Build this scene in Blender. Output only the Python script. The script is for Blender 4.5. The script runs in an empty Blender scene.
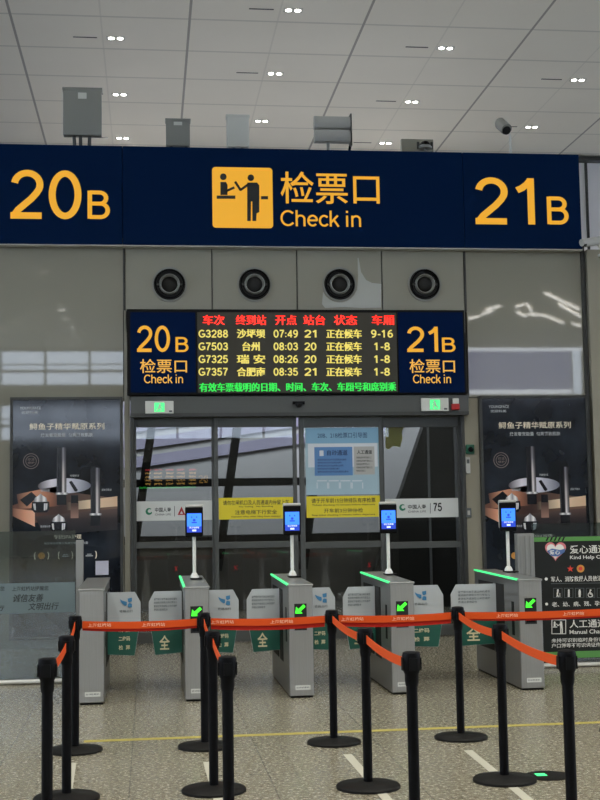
import bpy, bmesh, math, random
from math import sin, cos, pi, radians
from mathutils import Vector, Matrix

random.seed(7)
SC = bpy.context.scene
COL = SC.collection

# ------------------------------------------------------------------ camera
F_PX, PITCH, YAW, ROLL, EYE = 1262.35, .089858, .120032, -.016079, 1.7
_W = Vector((sin(YAW) * cos(PITCH), cos(YAW) * cos(PITCH), sin(PITCH)))
_R0 = Vector((cos(YAW), -sin(YAW), 0))
_U0 = _R0.cross(_W)
_R = cos(ROLL) * _R0 + sin(ROLL) * _U0
_U = -sin(ROLL) * _R0 + cos(ROLL) * _U0
cam = bpy.data.cameras.new('camera')
cam.sensor_fit = 'VERTICAL'
cam.sensor_height = 24
cam.lens = F_PX / 800 * 24
cam.clip_end = 300
cam_o = bpy.data.objects.new('camera', cam)
COL.objects.link(cam_o)
cam_o.matrix_world = Matrix(((_R.x, _U.x, -_W.x, 0), (_R.y, _U.y, -_W.y, 0), (_R.z, _U.z, -_W.z, EYE), (0, 0, 0, 1)))
SC.camera = cam_o

# ------------------------------------------------------------------ world, light, exposure
vs = SC.view_settings
vs.view_transform = 'Standard'
vs.look = 'None'
vs.gamma = 1
vs.use_curve_mapping = False
vs.exposure = 0.0
world = bpy.data.worlds.new('overcast_sky')
SC.world = world
world.use_nodes = True
_bg = world.node_tree.nodes['Background']
_bg.inputs[0].default_value = (.82, .89, 1, 1)
_bg.inputs[1].default_value = 6.0


SPOT_W = 420


# ------------------------------------------------------------------ pixel helpers: where a photo point lies on a known plane
def ray(px, py):
    return (px - 300) / F_PX * _R - (py - 400) / F_PX * _U + _W


def at(px, py, Y):
    d = ray(px, py)
    t = Y / d.y
    return Vector((d.x * t, Y, EYE + d.z * t))


def atz(px, py, z=0):
    d = ray(px, py)
    t = (z - EYE) / d.z
    return Vector((d.x * t, d.y * t, z))


def RC(x0, y0, x1, y1, Y):
    """photo rectangle -> (x0, x1, z0, z1) on the vertical plane at depth Y"""
    mx, my = (x0 + x1) / 2, (y0 + y1) / 2
    return at(x0, my, Y).x, at(x1, my, Y).x, at(mx, y1, Y).z, at(mx, y0, Y).z


# ------------------------------------------------------------------ materials
def lin(v):
    v /= 255
    return v / 12.92 if v <= .04045 else ((v + .055) / 1.055) ** 2.4


def C(r, g, b):
    return (lin(r), lin(g), lin(b), 1)


def mat(name, col, rough=.5, metal=0., emit=0., spec=.5, alpha=None, coat=0., ecol=None):
    m = bpy.data.materials.new(name)
    m.use_nodes = True
    b = m.node_tree.nodes['Principled BSDF']
    b.inputs['Base Color'].default_value = col
    b.inputs['Roughness'].default_value = rough
    b.inputs['Metallic'].default_value = metal
    b.inputs['Specular IOR Level'].default_value = spec
    b.inputs['Coat Weight'].default_value = coat
    b.inputs['Coat Roughness'].default_value = .03
    if emit:
        b.inputs['Emission Color'].default_value = ecol or col
        b.inputs['Emission Strength'].default_value = emit
    return m


def N(nt, t, **kw):
    n = nt.nodes.new(t)
    for k, v in kw.items():
        setattr(n, k, v)
    return n


def mth(nt, op, a, b=None, c=None):
    n = N(nt, 'ShaderNodeMath', operation=op)
    for i, v in enumerate((a, b, c)):
        if v is None:
            continue
        if isinstance(v, (int, float)):
            n.inputs[i].default_value = v
        else:
            nt.links.new(v, n.inputs[i])
    return n.outputs[0]


def line(nt, coord, period, offset, width):
    """1 on thin lines every period along coord"""
    a = mth(nt, 'SUBTRACT', coord, offset)
    a = mth(nt, 'DIVIDE', a, period)
    a = mth(nt, 'ADD', a, .5)
    a = mth(nt, 'FRACT', a)
    a = mth(nt, 'SUBTRACT', a, .5)
    a = mth(nt, 'ABSOLUTE', a)
    return mth(nt, 'LESS_THAN', a, width / period / 2)


def mix(nt, fac, a, b):
    n = N(nt, 'ShaderNodeMix', data_type='RGBA')
    for i, v in ((0, fac), (6, a), (7, b)):
        if isinstance(v, (int, float, tuple)):
            n.inputs[i].default_value = v
        else:
            nt.links.new(v, n.inputs[i])
    return n.outputs[2]


def noise(nt, coord, scale, detail=2, rough=.5):
    n = N(nt, 'ShaderNodeTexNoise')
    n.inputs['Scale'].default_value = scale
    n.inputs['Detail'].default_value = detail
    n.inputs['Roughness'].default_value = rough
    nt.links.new(coord, n.inputs['Vector'])
    return n.outputs['Fac']


def ramp(nt, fac, stops):
    n = N(nt, 'ShaderNodeValToRGB')
    e = n.color_ramp.elements
    e[0].position, e[0].color = stops[0]
    e[1].position, e[1].color = stops[-1]
    for p, c in stops[1:-1]:
        k = e.new(p)
        k.color = c
    nt.links.new(fac, n.inputs[0])
    return n.outputs[0]


def glass(name, tint, refl, rough=.01, boost=.04):
    m = bpy.data.materials.new(name)
    m.use_nodes = True
    nt = m.node_tree
    nt.nodes.remove(nt.nodes['Principled BSDF'])
    t = N(nt, 'ShaderNodeBsdfTransparent')
    t.inputs[0].default_value = tint
    g = N(nt, 'ShaderNodeBsdfGlossy')
    g.inputs[0].default_value = (refl, refl, refl, 1)
    g.inputs['Roughness'].default_value = rough
    fr = N(nt, 'ShaderNodeFresnel')
    fr.inputs[0].default_value = 1.5
    f = mth(nt, 'ADD', fr.outputs[0], boost)
    mx = N(nt, 'ShaderNodeMixShader')
    nt.links.new(f, mx.inputs[0])
    nt.links.new(t.outputs[0], mx.inputs[1])
    nt.links.new(g.outputs[0], mx.inputs[2])
    nt.links.new(mx.outputs[0], nt.nodes['Material Output'].inputs[0])
    return m


M = {}
# floor: polished speckled granite slabs
m = mat('granite', C(120, 117, 106), .16, spec=.5)
nt = m.node_tree
b = nt.nodes['Principled BSDF']
oc = N(nt, 'ShaderNodeTexCoord').outputs['Object']
sp = N(nt, 'ShaderNodeSeparateXYZ')
nt.links.new(oc, sp.inputs[0])
n1 = noise(nt, oc, 34, 5, .8)
n2 = noise(nt, oc, 3, 3)
g1 = ramp(nt, n1, [(.34, C(78, 74, 61)), (.46, C(120, 115, 98)), (.54, C(144, 139, 121)), (.68, C(190, 184, 164))])
g2 = mix(nt, mth(nt, 'MULTIPLY', n2, .3), g1, C(112, 107, 90))
lx = line(nt, sp.outputs[0], .9, -.13, .008)
ly = line(nt, sp.outputs[1], .9, .35, .008)
lm = mth(nt, 'MULTIPLY', mth(nt, 'MAXIMUM', lx, ly), .5)
nt.links.new(mix(nt, lm, g2, C(58, 55, 48)), b.inputs['Base Color'])
nt.links.new(mth(nt, 'ADD', mth(nt, 'MULTIPLY', n1, .3), .1), b.inputs['Roughness'])
M['granite'] = m
# ceiling: pale panels with dark joints
m = mat('ceiling_panels', C(232, 226, 212), .55, spec=.35)
nt = m.node_tree
b = nt.nodes['Principled BSDF']
oc = N(nt, 'ShaderNodeTexCoord').outputs['Object']
sp = N(nt, 'ShaderNodeSeparateXYZ')
nt.links.new(oc, sp.inputs[0])
a1 = mth(nt, 'MULTIPLY', line(nt, sp.outputs[0], 3.03, -2.29, .045), .6)
a2 = mth(nt, 'MULTIPLY', line(nt, sp.outputs[0], 3.03, -.775, .03), .12)
a3 = mth(nt, 'MULTIPLY', line(nt, sp.outputs[1], 1.5, .09, .06), .25)
mm = mth(nt, 'MAXIMUM', mth(nt, 'MAXIMUM', a1, a2), a3)
cc = mix(nt, noise(nt, oc, .6, 3), C(230, 224, 210), C(240, 234, 220))
nt.links.new(mix(nt, mm, cc, C(60, 58, 55)), b.inputs['Base Color'])
M['ceiling'] = m
# brushed steel for the gates
def brushed(name, col, rough, stretch=(60, 60, 1.5), metal=.75):
    m = mat(name, col, rough, metal)
    nt = m.node_tree
    b = nt.nodes['Principled BSDF']
    oc = N(nt, 'ShaderNodeTexCoord').outputs['Object']
    mp = N(nt, 'ShaderNodeMapping')
    mp.inputs['Scale'].default_value = stretch
    nt.links.new(oc, mp.inputs[0])
    n = noise(nt, mp.outputs[0], 3, 3)
    c0 = tuple(v * .86 for v in col[:3]) + (1,)
    c1 = tuple(min(1, v * 1.12) for v in col[:3]) + (1,)
    nt.links.new(mix(nt, n, c0, c1), b.inputs['Base Color'])
    return m


M['steel'] = brushed('brushed_steel', C(158, 158, 154), .42)
M['steel_side'] = brushed('brushed_steel_flank', C(140, 140, 138), .35)
M['steel_top'] = mat('satin_steel_lid', C(150, 152, 150), .35, .7)
M['rail'] = mat('white_painted_tube', C(214, 214, 208), .4)
M['panel_gloss'] = mat('glossy_grey_wall_panel', C(136, 134, 121), .025, spec=.8)
M['panel_matt'] = mat('satin_grey_wall_panel', C(143, 141, 128), .35, spec=.4)
M['wall_beige'] = mat('beige_grey_wall', C(146, 142, 126), .5)
M['roof_felt'] = mat('grey_roof_felt', C(92, 96, 104), .8)
M['wall_far'] = mat('pale_far_wall', C(222, 220, 222), .6)
M['hall_wall'] = mat('dull_hall_wall', C(150, 147, 138), .7)
M['dark_trim'] = mat('dark_grey_metal', C(62, 63, 61), .4, .3)
M['door_metal'] = mat('door_grey_metal', C(84, 86, 84), .42, .35)
M['joint'] = mat('dark_joint_strip', C(52, 52, 48), .6)  # flat dark grey for panel joints, wall core and air slots
M['white_strip'] = mat('pale_sign_edge', C(170, 170, 166), .5)
M['navy'] = mat('navy_sign_face', C(2, 22, 56), .5, emit=.16, ecol=C(0, 28, 56), spec=.04)
M['navy2'] = mat('navy_side_panel', C(2, 20, 56), .5, emit=.16, ecol=C(0, 26, 58), spec=.04)
M['amber'] = mat('amber_backlit_lettering', C(110, 70, 12), .5, emit=.82, ecol=C(244, 178, 46))
M['amber_pale'] = mat('amber_backlit_small_lettering', C(120, 84, 26), .5, emit=.85, ecol=C(240, 180, 76))
M['black'] = mat('black_plastic', C(5, 5, 7), .5, spec=.12)
M['black_matt'] = mat('black_matt_metal', C(12, 13, 14), .5, spec=.15)
M['black_base'] = mat('black_cast_base', C(20, 20, 19), .55, spec=.15)
M['void'] = mat('black_opening', C(7, 7, 8), .6)
M['led_bg'] = mat('led_matrix', C(34, 33, 28), .6, emit=.35, ecol=C(52, 50, 40))
M['led_red'] = mat('led_red', C(250, 60, 46), .5, emit=.85, ecol=C(246, 62, 48))
M['led_yellow'] = mat('led_yellow', C(120, 110, 50), .5, emit=.9, ecol=C(236, 220, 112))
M['led_green'] = mat('led_green', C(20, 110, 40), .5, emit=.9, ecol=C(56, 236, 90))
M['lamp'] = mat('lamp_lens', (1, .98, .92, 1), .4, emit=14., ecol=(1, .97, .9, 1))
M['streak_glow'] = mat('streak_glow_tube', (1, .98, .94, 1), .4, emit=9., ecol=(1, .98, .94, 1))
M['lamp_trim'] = mat('lamp_trim', C(190, 188, 180), .5)
M['green_led'] = mat('green_led_strip', C(70, 230, 130), .4, emit=1.1, ecol=C(70, 235, 135))
M['green_arrow'] = mat('green_arrow', C(60, 235, 50), .4, emit=1., ecol=C(70, 236, 50))
M['red_x'] = mat('red_cross_display', C(255, 40, 50), .4, emit=2.5, ecol=C(255, 30, 50))
M['exit_green'] = mat('exit_green', C(60, 220, 120), .4, emit=.9, ecol=C(90, 240, 140))
M['white_plate'] = mat('white_plate', C(205, 206, 200), .45)
M['screen_blue'] = mat('screen_blue', C(60, 130, 240), .2, emit=.9, ecol=C(62, 130, 240))
M['screen_deep'] = mat('screen_deep_blue', C(36, 60, 170), .2, emit=.9, ecol=C(40, 66, 176))
M['screen_white'] = mat('screen_white', C(210, 220, 250), .2, emit=.8, ecol=C(200, 214, 250))
M['flap_white'] = mat('flap_pale_grey', C(176, 182, 186), .35)
M['flap_green'] = mat('flap_green', C(18, 84, 70), .4)
M['cream'] = mat('cream_lettering', C(216, 208, 170), .5)
M['ink'] = mat('dark_ink', C(36, 40, 42), .6)
M['ink_grey'] = mat('grey_ink', C(84, 90, 92), .6)
M['logo_blue'] = mat('logo_blue', C(60, 124, 170), .5)
M['belt'] = mat('orange_belt', C(210, 78, 25), .7, spec=.2)
M['belt_red'] = mat('red_belt', C(176, 34, 20), .7, spec=.2)
M['belt_ink'] = mat('belt_white_print', C(240, 190, 160), .7)
M['tape_yellow'] = mat('yellow_floor_tape', C(172, 158, 74), .6)
M['tape_white'] = mat('white_floor_tape', C(176, 174, 158), .6)
M['white_ink'] = mat('white_ink', C(222, 222, 216), .5)
M['gold_ink'] = mat('pale_gold_ink', C(240, 228, 204), .5)
M['sticker_white'] = mat('white_banner', C(206, 210, 208), .5)
M['sticker_yellow'] = mat('yellow_banner', C(222, 204, 44), .5)
M['logo_green'] = mat('logo_green', C(30, 120, 90), .5)
M['logo_red'] = mat('logo_dark_red', C(160, 40, 50), .5)
M['poster_sky'] = mat('poster_sky_blue', C(126, 170, 198), .45)
M['poster_pale'] = mat('poster_pale_blue', C(160, 186, 198), .45)
M['poster_white'] = mat('poster_white', C(208, 214, 220), .45)
M['poster_card'] = mat('poster_blue_card', C(90, 134, 186), .45)
M['poster_grey'] = mat('poster_grey_card', C(176, 176, 172), .45)
M['poster_ink'] = mat('poster_navy_ink', C(40, 66, 104), .5)
M['grey_box'] = mat('grey_cabinet', C(136, 137, 132), .5)
M['pale_box'] = mat('pale_grey_cabinet', C(176, 176, 172), .5)
M['silver'] = mat('silver_housing', C(138, 139, 137), .4, .3)
M['red'] = mat('red_plastic', C(170, 30, 30), .4)
M['green_plastic'] = mat('dark_green_button', C(20, 84, 62), .4)
M['board_black'] = mat('charcoal_board', C(34, 36, 35), .5, spec=.2)
M['board_green'] = mat('green_board_edge', C(84, 142, 72), .45)
M['heart_pink'] = mat('heart_pink', C(206, 120, 124), .5)
M['heart_blue'] = mat('heart_blue', C(74, 104, 156), .5)
M['star_red'] = mat('star_red', C(206, 60, 46), .5)
M['badge_gold'] = mat('badge_gold', C(200, 140, 60), .5)
M['ad_ink_grey'] = mat('ad_grey_ink', C(184, 188, 190), .5)
M['seal_ink'] = mat('seal_print_ink', C(120, 108, 106), .5)
M['copper'] = mat('ad_copper_print', C(196, 128, 92), .4)
M['copper_dark'] = mat('ad_copper_dark_print', C(92, 56, 42), .4)
M['ad_sand'] = mat('ad_sand_print', C(206, 176, 140), .4)
M['ad_disc'] = mat('ad_pale_disc_print', C(156, 158, 168), .4)
M['ad_silver'] = mat('ad_silver_print', C(196, 192, 194), .3)
M['ad_dark'] = mat('ad_black_print', C(14, 15, 20), .25)
M['ad_flask'] = mat('ad_flask_print', C(140, 108, 92), .3)
M['ad_qr'] = mat('ad_pale_square', C(190, 190, 206), .5)
M['lilac_glass'] = glass('lilac_tinted_glass', (.42, .43, .56, 1), .9, boost=0)
M['led_far'] = mat('bright_led_amber', C(250, 200, 80), .5, emit=2.2, ecol=C(255, 200, 110))
M['led_far_red'] = mat('bright_led_red', C(250, 60, 50), .5, emit=2.4, ecol=C(255, 80, 90))
M['led_far_green'] = mat('bright_led_green', C(60, 240, 90), .5, emit=2., ecol=C(60, 240, 92))
M['patch'] = mat('pale_panel_patch', C(176, 178, 172), .2)
M['glass_door'] = glass('door_glass', (.8, .82, .81, 1), .9, boost=.0)
M['glass_fence'] = glass('tinted_barrier_glass', (.60, .68, .70, 1), .9, boost=.10)
M['glass_band'] = mat('frosted_glass_band', C(104, 120, 124), .5)
M['window_glass'] = glass('window_glass', (.9, .93, .96, 1), .9, boost=0)
M['outer_grey'] = mat('outer_grey_panels', C(140, 143, 146), .6)
M['outer_lilac'] = mat('lilac_grey_roof', C(104, 104, 126), .6)
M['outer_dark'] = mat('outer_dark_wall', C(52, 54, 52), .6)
M['parapet'] = mat('grey_brown_parapet', C(112, 110, 104), .6)
M['outer_floor'] = mat('outer_floor', C(84, 84, 78), .4)
M['pale_yellow'] = mat('pale_yellow_reflection', C(240, 232, 150), .6, spec=.1)
M['lilac_wall'] = mat('lilac_screen_wall', C(150, 152, 178), .6)


# printed artwork ground: near-black with a softly lighter blue-grey top and faint speckle
def ad_ground():
    m = mat('ad_dark_artwork', C(24, 28, 34), .12, spec=.6)
    nt = m.node_tree
    b = nt.nodes['Principled BSDF']
    b.inputs['Specular IOR Level'].default_value = .55
    b.inputs['Roughness'].default_value = .06
    oc = N(nt, 'ShaderNodeTexCoord').outputs['Object']
    n = noise(nt, oc, 2.2, 4)
    nt.links.new(ramp(nt, n, [(.35, C(20, 23, 29)), (.7, C(42, 48, 58))]), b.inputs['Base Color'])
    return m


M['ad_ground'] = ad_ground()


def bottle_print():
    """printed chrome bottle: dark body with vertical light streaks in the artwork"""
    m = mat('ad_chrome_bottle_print', C(60, 60, 66), .25)
    nt = m.node_tree
    b = nt.nodes['Principled BSDF']
    gc = N(nt, 'ShaderNodeTexCoord').outputs['Generated']
    sp = N(nt, 'ShaderNodeSeparateXYZ')
    nt.links.new(gc, sp.inputs[0])
    c = ramp(nt, sp.outputs[0], [(0, C(70, 70, 76)), (.18, C(26, 27, 32)), (.5, C(22, 22, 28)), (.66, C(246, 242, 242)), (.8, C(150, 146, 148)), (1, C(40, 40, 46))])
    cap = ramp(nt, sp.outputs[2], [(0, (1, 1, 1, 1)), (.45, (.75, .72, .72, 1)), (.75, (.3, .3, .33, 1)), (1, (.22, .22, .25, 1))])
    mu = N(nt, 'ShaderNodeMix', data_type='RGBA', blend_type='MULTIPLY')
    mu.inputs[0].default_value = 1
    nt.links.new(c, mu.inputs[6])
    nt.links.new(cap, mu.inputs[7])
    nt.links.new(mu.outputs[2], b.inputs['Base Color'])
    return m


M['bottle'] = bottle_print()


def print_ramp(name, axis, stops, rough=.3):
    """printed tone running across one piece of the artwork"""
    m = mat(name, stops[0][1], rough)
    nt = m.node_tree
    gc = N(nt, 'ShaderNodeTexCoord').outputs['Generated']
    sp = N(nt, 'ShaderNodeSeparateXYZ')
    nt.links.new(gc, sp.inputs[0])
    nt.links.new(ramp(nt, sp.outputs[axis], stops), nt.nodes['Principled BSDF'].inputs['Base Color'])
    return m


M['copper'] = print_ramp('ad_copper_print', 0, [(0, C(84, 54, 42)), (.35, C(216, 152, 118)), (.7, C(176, 116, 88)), (1, C(60, 38, 32))])
M['copper_left'] = print_ramp('ad_copper_block_print', 0, [(0, C(74, 46, 38)), (.6, C(226, 160, 128)), (1, C(246, 190, 160))])
M['copper_dark'] = print_ramp('ad_copper_dark_print', 0, [(0, C(110, 68, 50)), (.45, C(58, 36, 30)), (1, C(120, 92, 74))])
M['ad_sand'] = print_ramp('ad_sand_print', 0, [(0, C(70, 56, 46)), (.45, C(236, 210, 178)), (1, C(220, 184, 150))])
M['ad_disc'] = print_ramp('ad_pale_disc_print', 0, [(0, C(60, 52, 54)), (.25, C(222, 218, 228)), (.6, C(212, 212, 226)), (1, C(104, 108, 124))])
M['ad_silver'] = print_ramp('ad_silver_print', 0, [(0, C(70, 70, 76)), (.3, C(250, 248, 248)), (.55, C(140, 138, 142)), (.75, C(250, 248, 248)), (1, C(90, 90, 96))])
M['ad_flask'] = print_ramp('ad_flask_print', 2, [(0, C(166, 128, 112)), (.6, C(86, 64, 56)), (1, C(60, 50, 50))])
M['ad_mirror'] = print_ramp('ad_dim_mirror_print', 2, [(0, C(20, 20, 26)), (.6, C(44, 34, 34)), (1, C(92, 70, 62))])

# ------------------------------------------------------------------ mesh helpers
WORLD = {}


def wl(o):
    return WORLD.get(o.name, Vector((0, 0, 0))) if o else Vector((0, 0, 0))


class MB:
    def __init__(s):
        s.v, s.f = [], []

    def add(s, vs, fs):
        k = len(s.v)
        s.v += [tuple(v) for v in vs]
        s.f += [tuple(i + k for i in f) for f in fs]
        return s

    def box(s, x0, x1, y0, y1, z0, z1):
        if x0 > x1: x0, x1 = x1, x0
        if y0 > y1: y0, y1 = y1, y0
        if z0 > z1: z0, z1 = z1, z0
        return s.add([(x0, y0, z0), (x1, y0, z0), (x1, y1, z0), (x0, y1, z0), (x0, y0, z1), (x1, y0, z1), (x1, y1, z1), (x0, y1, z1)],
                     [(0, 3, 2, 1), (4, 5, 6, 7), (0, 1, 5, 4), (1, 2, 6, 5), (2, 3, 7, 6), (3, 0, 4, 7)])

    def rect(s, r, y0, y1):
        return s.box(r[0], r[1], y0, y1, r[2], r[3])

    def prism(s, pts, y0, y1):
        """polygon in x,z extruded from y0 (front) to y1"""
        n = len(pts)
        a = sum(pts[i][0] * pts[(i + 1) % n][1] - pts[(i + 1) % n][0] * pts[i][1] for i in range(n))
        if a < 0:
            pts = pts[::-1]
        vs = [(p[0], y0, p[1]) for p in pts] + [(p[0], y1, p[1]) for p in pts]
        fs = [tuple(range(n)), tuple(range(2 * n - 1, n - 1, -1))]
        fs += [(i, n + i, n + (i + 1) % n, (i + 1) % n) for i in range(n)]
        return s.add(vs, fs)

    def ppix(s, pts, Y, d=.004):
        """photo polygon standing on the plane Y, d thick towards the viewer"""
        q = []
        for p in pts:
            w = at(p[0], p[1], Y)
            q.append((w.x, w.z))
        return s.prism(q, Y - d, Y)

    def disc(s, cx, cz, r, y0, y1, n=24, sz=1.):
        return s.prism([(cx + r * cos(2 * pi * i / n), cz + r * sz * sin(2 * pi * i / n)) for i in range(n)], y0, y1)

    def ring(s, cx, cz, r0, r1, y0, y1, n=32):
        vs, fs = [], []
        for i in range(n):
            a = 2 * pi * i / n
            for r, y in ((r0, y0), (r1, y0), (r1, y1), (r0, y1)):
                vs.append((cx + r * cos(a), y, cz + r * sin(a)))
        for i in range(n):
            j = (i + 1) % n
            for k in range(4):
                l = (k + 1) % 4
                fs.append((i * 4 + k, i * 4 + l, j * 4 + l, j * 4 + k))
        return s.add(vs, fs)

    def tube(s, p, q, r, r2=None, n=12):
        p, q = Vector(p), Vector(q)
        r2 = r if r2 is None else r2
        d = (q - p).normalized()
        a = d.orthogonal().normalized()
        b = d.cross(a)
        vs = [p + r * (a * cos(2 * pi * i / n) + b * sin(2 * pi * i / n)) for i in range(n)]
        vs += [q + r2 * (a * cos(2 * pi * i / n) + b * sin(2 * pi * i / n)) for i in range(n)]
        fs = [(i, (i + 1) % n, n + (i + 1) % n, n + i) for i in range(n)] + [tuple(range(n - 1, -1, -1)), tuple(range(n, 2 * n))]
        return s.add(vs, fs)

    def lathe(s, cx, cy, prof, n=28):
        vs, fs = [], []
        for r, z in prof:
            for i in range(n):
                a = 2 * pi * i / n
                vs.append((cx + r * cos(a), cy + r * sin(a), z))
        for k in range(len(prof) - 1):
            for i in range(n):
                j = (i + 1) % n
                fs.append((k * n + i, k * n + j, (k + 1) * n + j, (k + 1) * n + i))
        fs.append(tuple(range(n - 1, -1, -1)))
        fs.append(tuple((len(prof) - 1) * n + i for i in range(n)))
        return s.add(vs, fs)

    def ylathe(s, cx, cz, prof, n=36):
        """profile of (r, y) turned about the y axis"""
        vs, fs = [], []
        for r, y in prof:
            for i in range(n):
                a = 2 * pi * i / n
                vs.append((cx + r * cos(a), y, cz + r * sin(a)))
        for k in range(len(prof) - 1):
            for i in range(n):
                j = (i + 1) % n
                fs.append((k * n + i, (k + 1) * n + i, (k + 1) * n + j, k * n + j))
        fs.append(tuple(range(n)))
        fs.append(tuple((len(prof) - 1) * n + i for i in range(n - 1, -1, -1)))
        return s.add(vs, fs)

    def ribbon(s, pts, h, t=.003):
        """upright strap of height h along pts"""
        vs, fs = [], []
        for i, p in enumerate(pts):
            p = Vector(p)
            d = (Vector(pts[min(i + 1, len(pts) - 1)]) - Vector(pts[max(i - 1, 0)])).normalized()
            nrm = Vector((-d.y, d.x, 0)).normalized() * t / 2
            for sg, z in ((1, -h / 2), (-1, -h / 2), (-1, h / 2), (1, h / 2)):
                vs.append(p + nrm * sg + Vector((0, 0, z)))
        for i in range(len(pts) - 1):
            for k in range(4):
                l = (k + 1) % 4
                fs.append((i * 4 + k, i * 4 + l, i * 4 + 4 + l, i * 4 + 4 + k))
        fs += [(3, 2, 1, 0), tuple((len(pts) - 1) * 4 + k for k in range(4))]
        return s.add(vs, fs)


def obj(name, mb, m, parent=None, smooth=False, bevel=0.):
    me = bpy.data.meshes.new(name)
    off = wl(parent)
    me.from_pydata([(v[0] - off.x, v[1] - off.y, v[2] - off.z) for v in mb.v], [], mb.f)
    bm = bmesh.new()
    bm.from_mesh(me)
    bmesh.ops.recalc_face_normals(bm, faces=bm.faces)
    bm.to_mesh(me)
    bm.free()
    me.materials.append(M[m])
    if smooth:
        me.polygons.foreach_set('use_smooth', [True] * len(me.polygons))
        me.set_sharp_from_angle(angle=radians(40))
    me.update()
    o = bpy.data.objects.new(name, me)
    COL.objects.link(o)
    if parent:
        o.parent = parent
        WORLD[o.name] = off
    else:
        # put the origin at the base of the mesh
        xs, ys, zs = zip(*mb.v)
        c = Vector(((min(xs) + max(xs)) / 2, (min(ys) + max(ys)) / 2, min(zs)))
        me.transform(Matrix.Translation(-c))
        o.location = c
        WORLD[o.name] = c
    if bevel:
        md = o.modifiers.new('bevel', 'BEVEL')
        md.width, md.segments, md.limit_method = bevel, 2, 'ANGLE'
    return o


def tag(o, label, cat, group=None):
    o['label'], o['category'] = label, cat
    if group:
        o['group'] = group
    return o


def thing(name, label, cat, loc, group=None):
    o = bpy.data.objects.new(name, None)
    o.empty_display_size = .1
    COL.objects.link(o)
    o.location = loc
    WORLD[o.name] = Vector(loc)
    return tag(o, label, cat, group)


def struct(name, mb, m, parent=None, **kw):
    o = obj(name, mb, m, parent, **kw)
    if not parent:
        # keep structure textures in world metres
        off = o.location.copy()
        o.data.transform(Matrix.Translation(off))
        o.location = (0, 0, 0)
        WORLD[o.name] = Vector((0, 0, 0))
        o['kind'] = 'structure'
    return o


_TC = {}


def glyphs(body, bold=0., shear=0., spacing=1.):
    k = (body, bold, shear, spacing)
    if k not in _TC:
        cu = bpy.data.curves.new('lettering', 'FONT')
        cu.body = body
        cu.resolution_u = 3
        cu.offset = bold
        cu.shear = shear
        cu.space_character = spacing
        to = bpy.data.objects.new('lettering', cu)
        COL.objects.link(to)
        dg = bpy.context.evaluated_depsgraph_get()
        me = bpy.data.meshes.new_from_object(to.evaluated_get(dg))
        v = [(p.co.x, p.co.y) for p in me.vertices]
        f = [tuple(p.vertices) for p in me.polygons]
        bpy.data.objects.remove(to)
        bpy.data.curves.remove(cu)
        bpy.data.meshes.remove(me)
        _TC[k] = (v, f)
    return _TC[k]


def arc(cx, cy, rx, ry, a0, a1, n=18):
    return [(cx + rx * cos(radians(a0 + (a1 - a0) * i / n)), cy + ry * sin(radians(a0 + (a1 - a0) * i / n))) for i in range(n + 1)]


# plain grotesque lettering as centre lines: (advance, [strokes]); cap height 1
SG = {
    '0': (.74, [arc(.31, .5, .25, .44, 90, 450, 36)]),
    '1': (.74, [[(.07, .735), (.17, .785), (.26, .86), (.33, .95)], [(.335, 0), (.335, 1)]]),
    '2': (.74, [arc(.32, .70, .245, .24, 172, -22, 16) + [(.50, .53), (.40, .41), (.27, .29), (.15, .18), (.075, .07)], [(.0, .06), (.60, .06)]]),
    '3': (.74, [arc(.30, .725, .22, .215, 165, -90, 16) + arc(.30, .285, .25, .225, 90, -165, 18), [(.22, .51), (.32, .51)]]),
    '4': (.74, [[(.44, 0), (.44, .98)], [(.47, .93), (.04, .30)], [(.0, .27), (.62, .27)]]),
    '5': (.74, [[(.56, .94), (.17, .94)], [(.16, .99), (.09, .47)], arc(.30, .33, .255, .27, 140, -165, 22)]),
    '6': (.74, [arc(.33, .31, .235, .25, 0, 360, 28), arc(.44, .40, .35, .54, 75, 185, 16)]),
    '7': (.74, [[(.04, .94), (.60, .94)], [(.58, .92), (.42, .68), (.31, .42), (.25, .2), (.235, 0)]]),
    '8': (.74, [arc(.31, .735, .20, .205, 0, 360, 26), arc(.31, .28, .24, .225, 0, 360, 26)]),
    '9': (.74, [arc(.30, .69, .235, .25, 0, 360, 28), arc(.19, .60, .35, .54, 255, 365, 16)]),
    'B': (.80, [[(.065, 0), (.065, 1)], [(.065, .94), (.36, .94)] + arc(.37, .74, .2, .2, 85, -85, 12) + [(.36, .54), (.065, .54)],
                [(.3, .54), (.39, .54)] + arc(.40, .30, .22, .24, 85, -85, 12) + [(.39, .06), (.065, .06)]]),
    'G': (.92, [arc(.43, .5, .37, .44, 48, 325, 30) + [(.75, .16)], [(.76, .12), (.76, .46)], [(.42, .44), (.81, .44)]]),
    'C': (.86, [arc(.43, .5, .37, .44, 42, 322, 30)]),
    'h': (.66, [[(.06, 0), (.06, 1)], arc(.28, .45, .22, .22, 165, 0, 14) + [(.50, 0)]]),
    'e': (.66, [[(.07, .38), (.555, .38)] + arc(.31, .36, .25, .31, 6, 318, 30)]),
    'c': (.62, [arc(.31, .36, .25, .31, 42, 322, 26)]),
    'k': (.60, [[(.06, 0), (.06, 1)], [(.06, .24), (.47, .70)], [(.22, .45), (.51, 0)]]),
    'i': (.30, [[(.06, 0), (.06, .70)], [(.06, .87), (.06, 1)]]),
    'n': (.66, [[(.06, 0), (.06, .70)], arc(.28, .45, .22, .22, 165, 0, 14) + [(.50, 0)]]),
    ':': (.34, [[(.1, .06), (.1, .2)], [(.1, .52), (.1, .66)]]),
    '-': (.46, [[(.04, .38), (.36, .38)]]),
    ' ': (.34, []),
}


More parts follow.
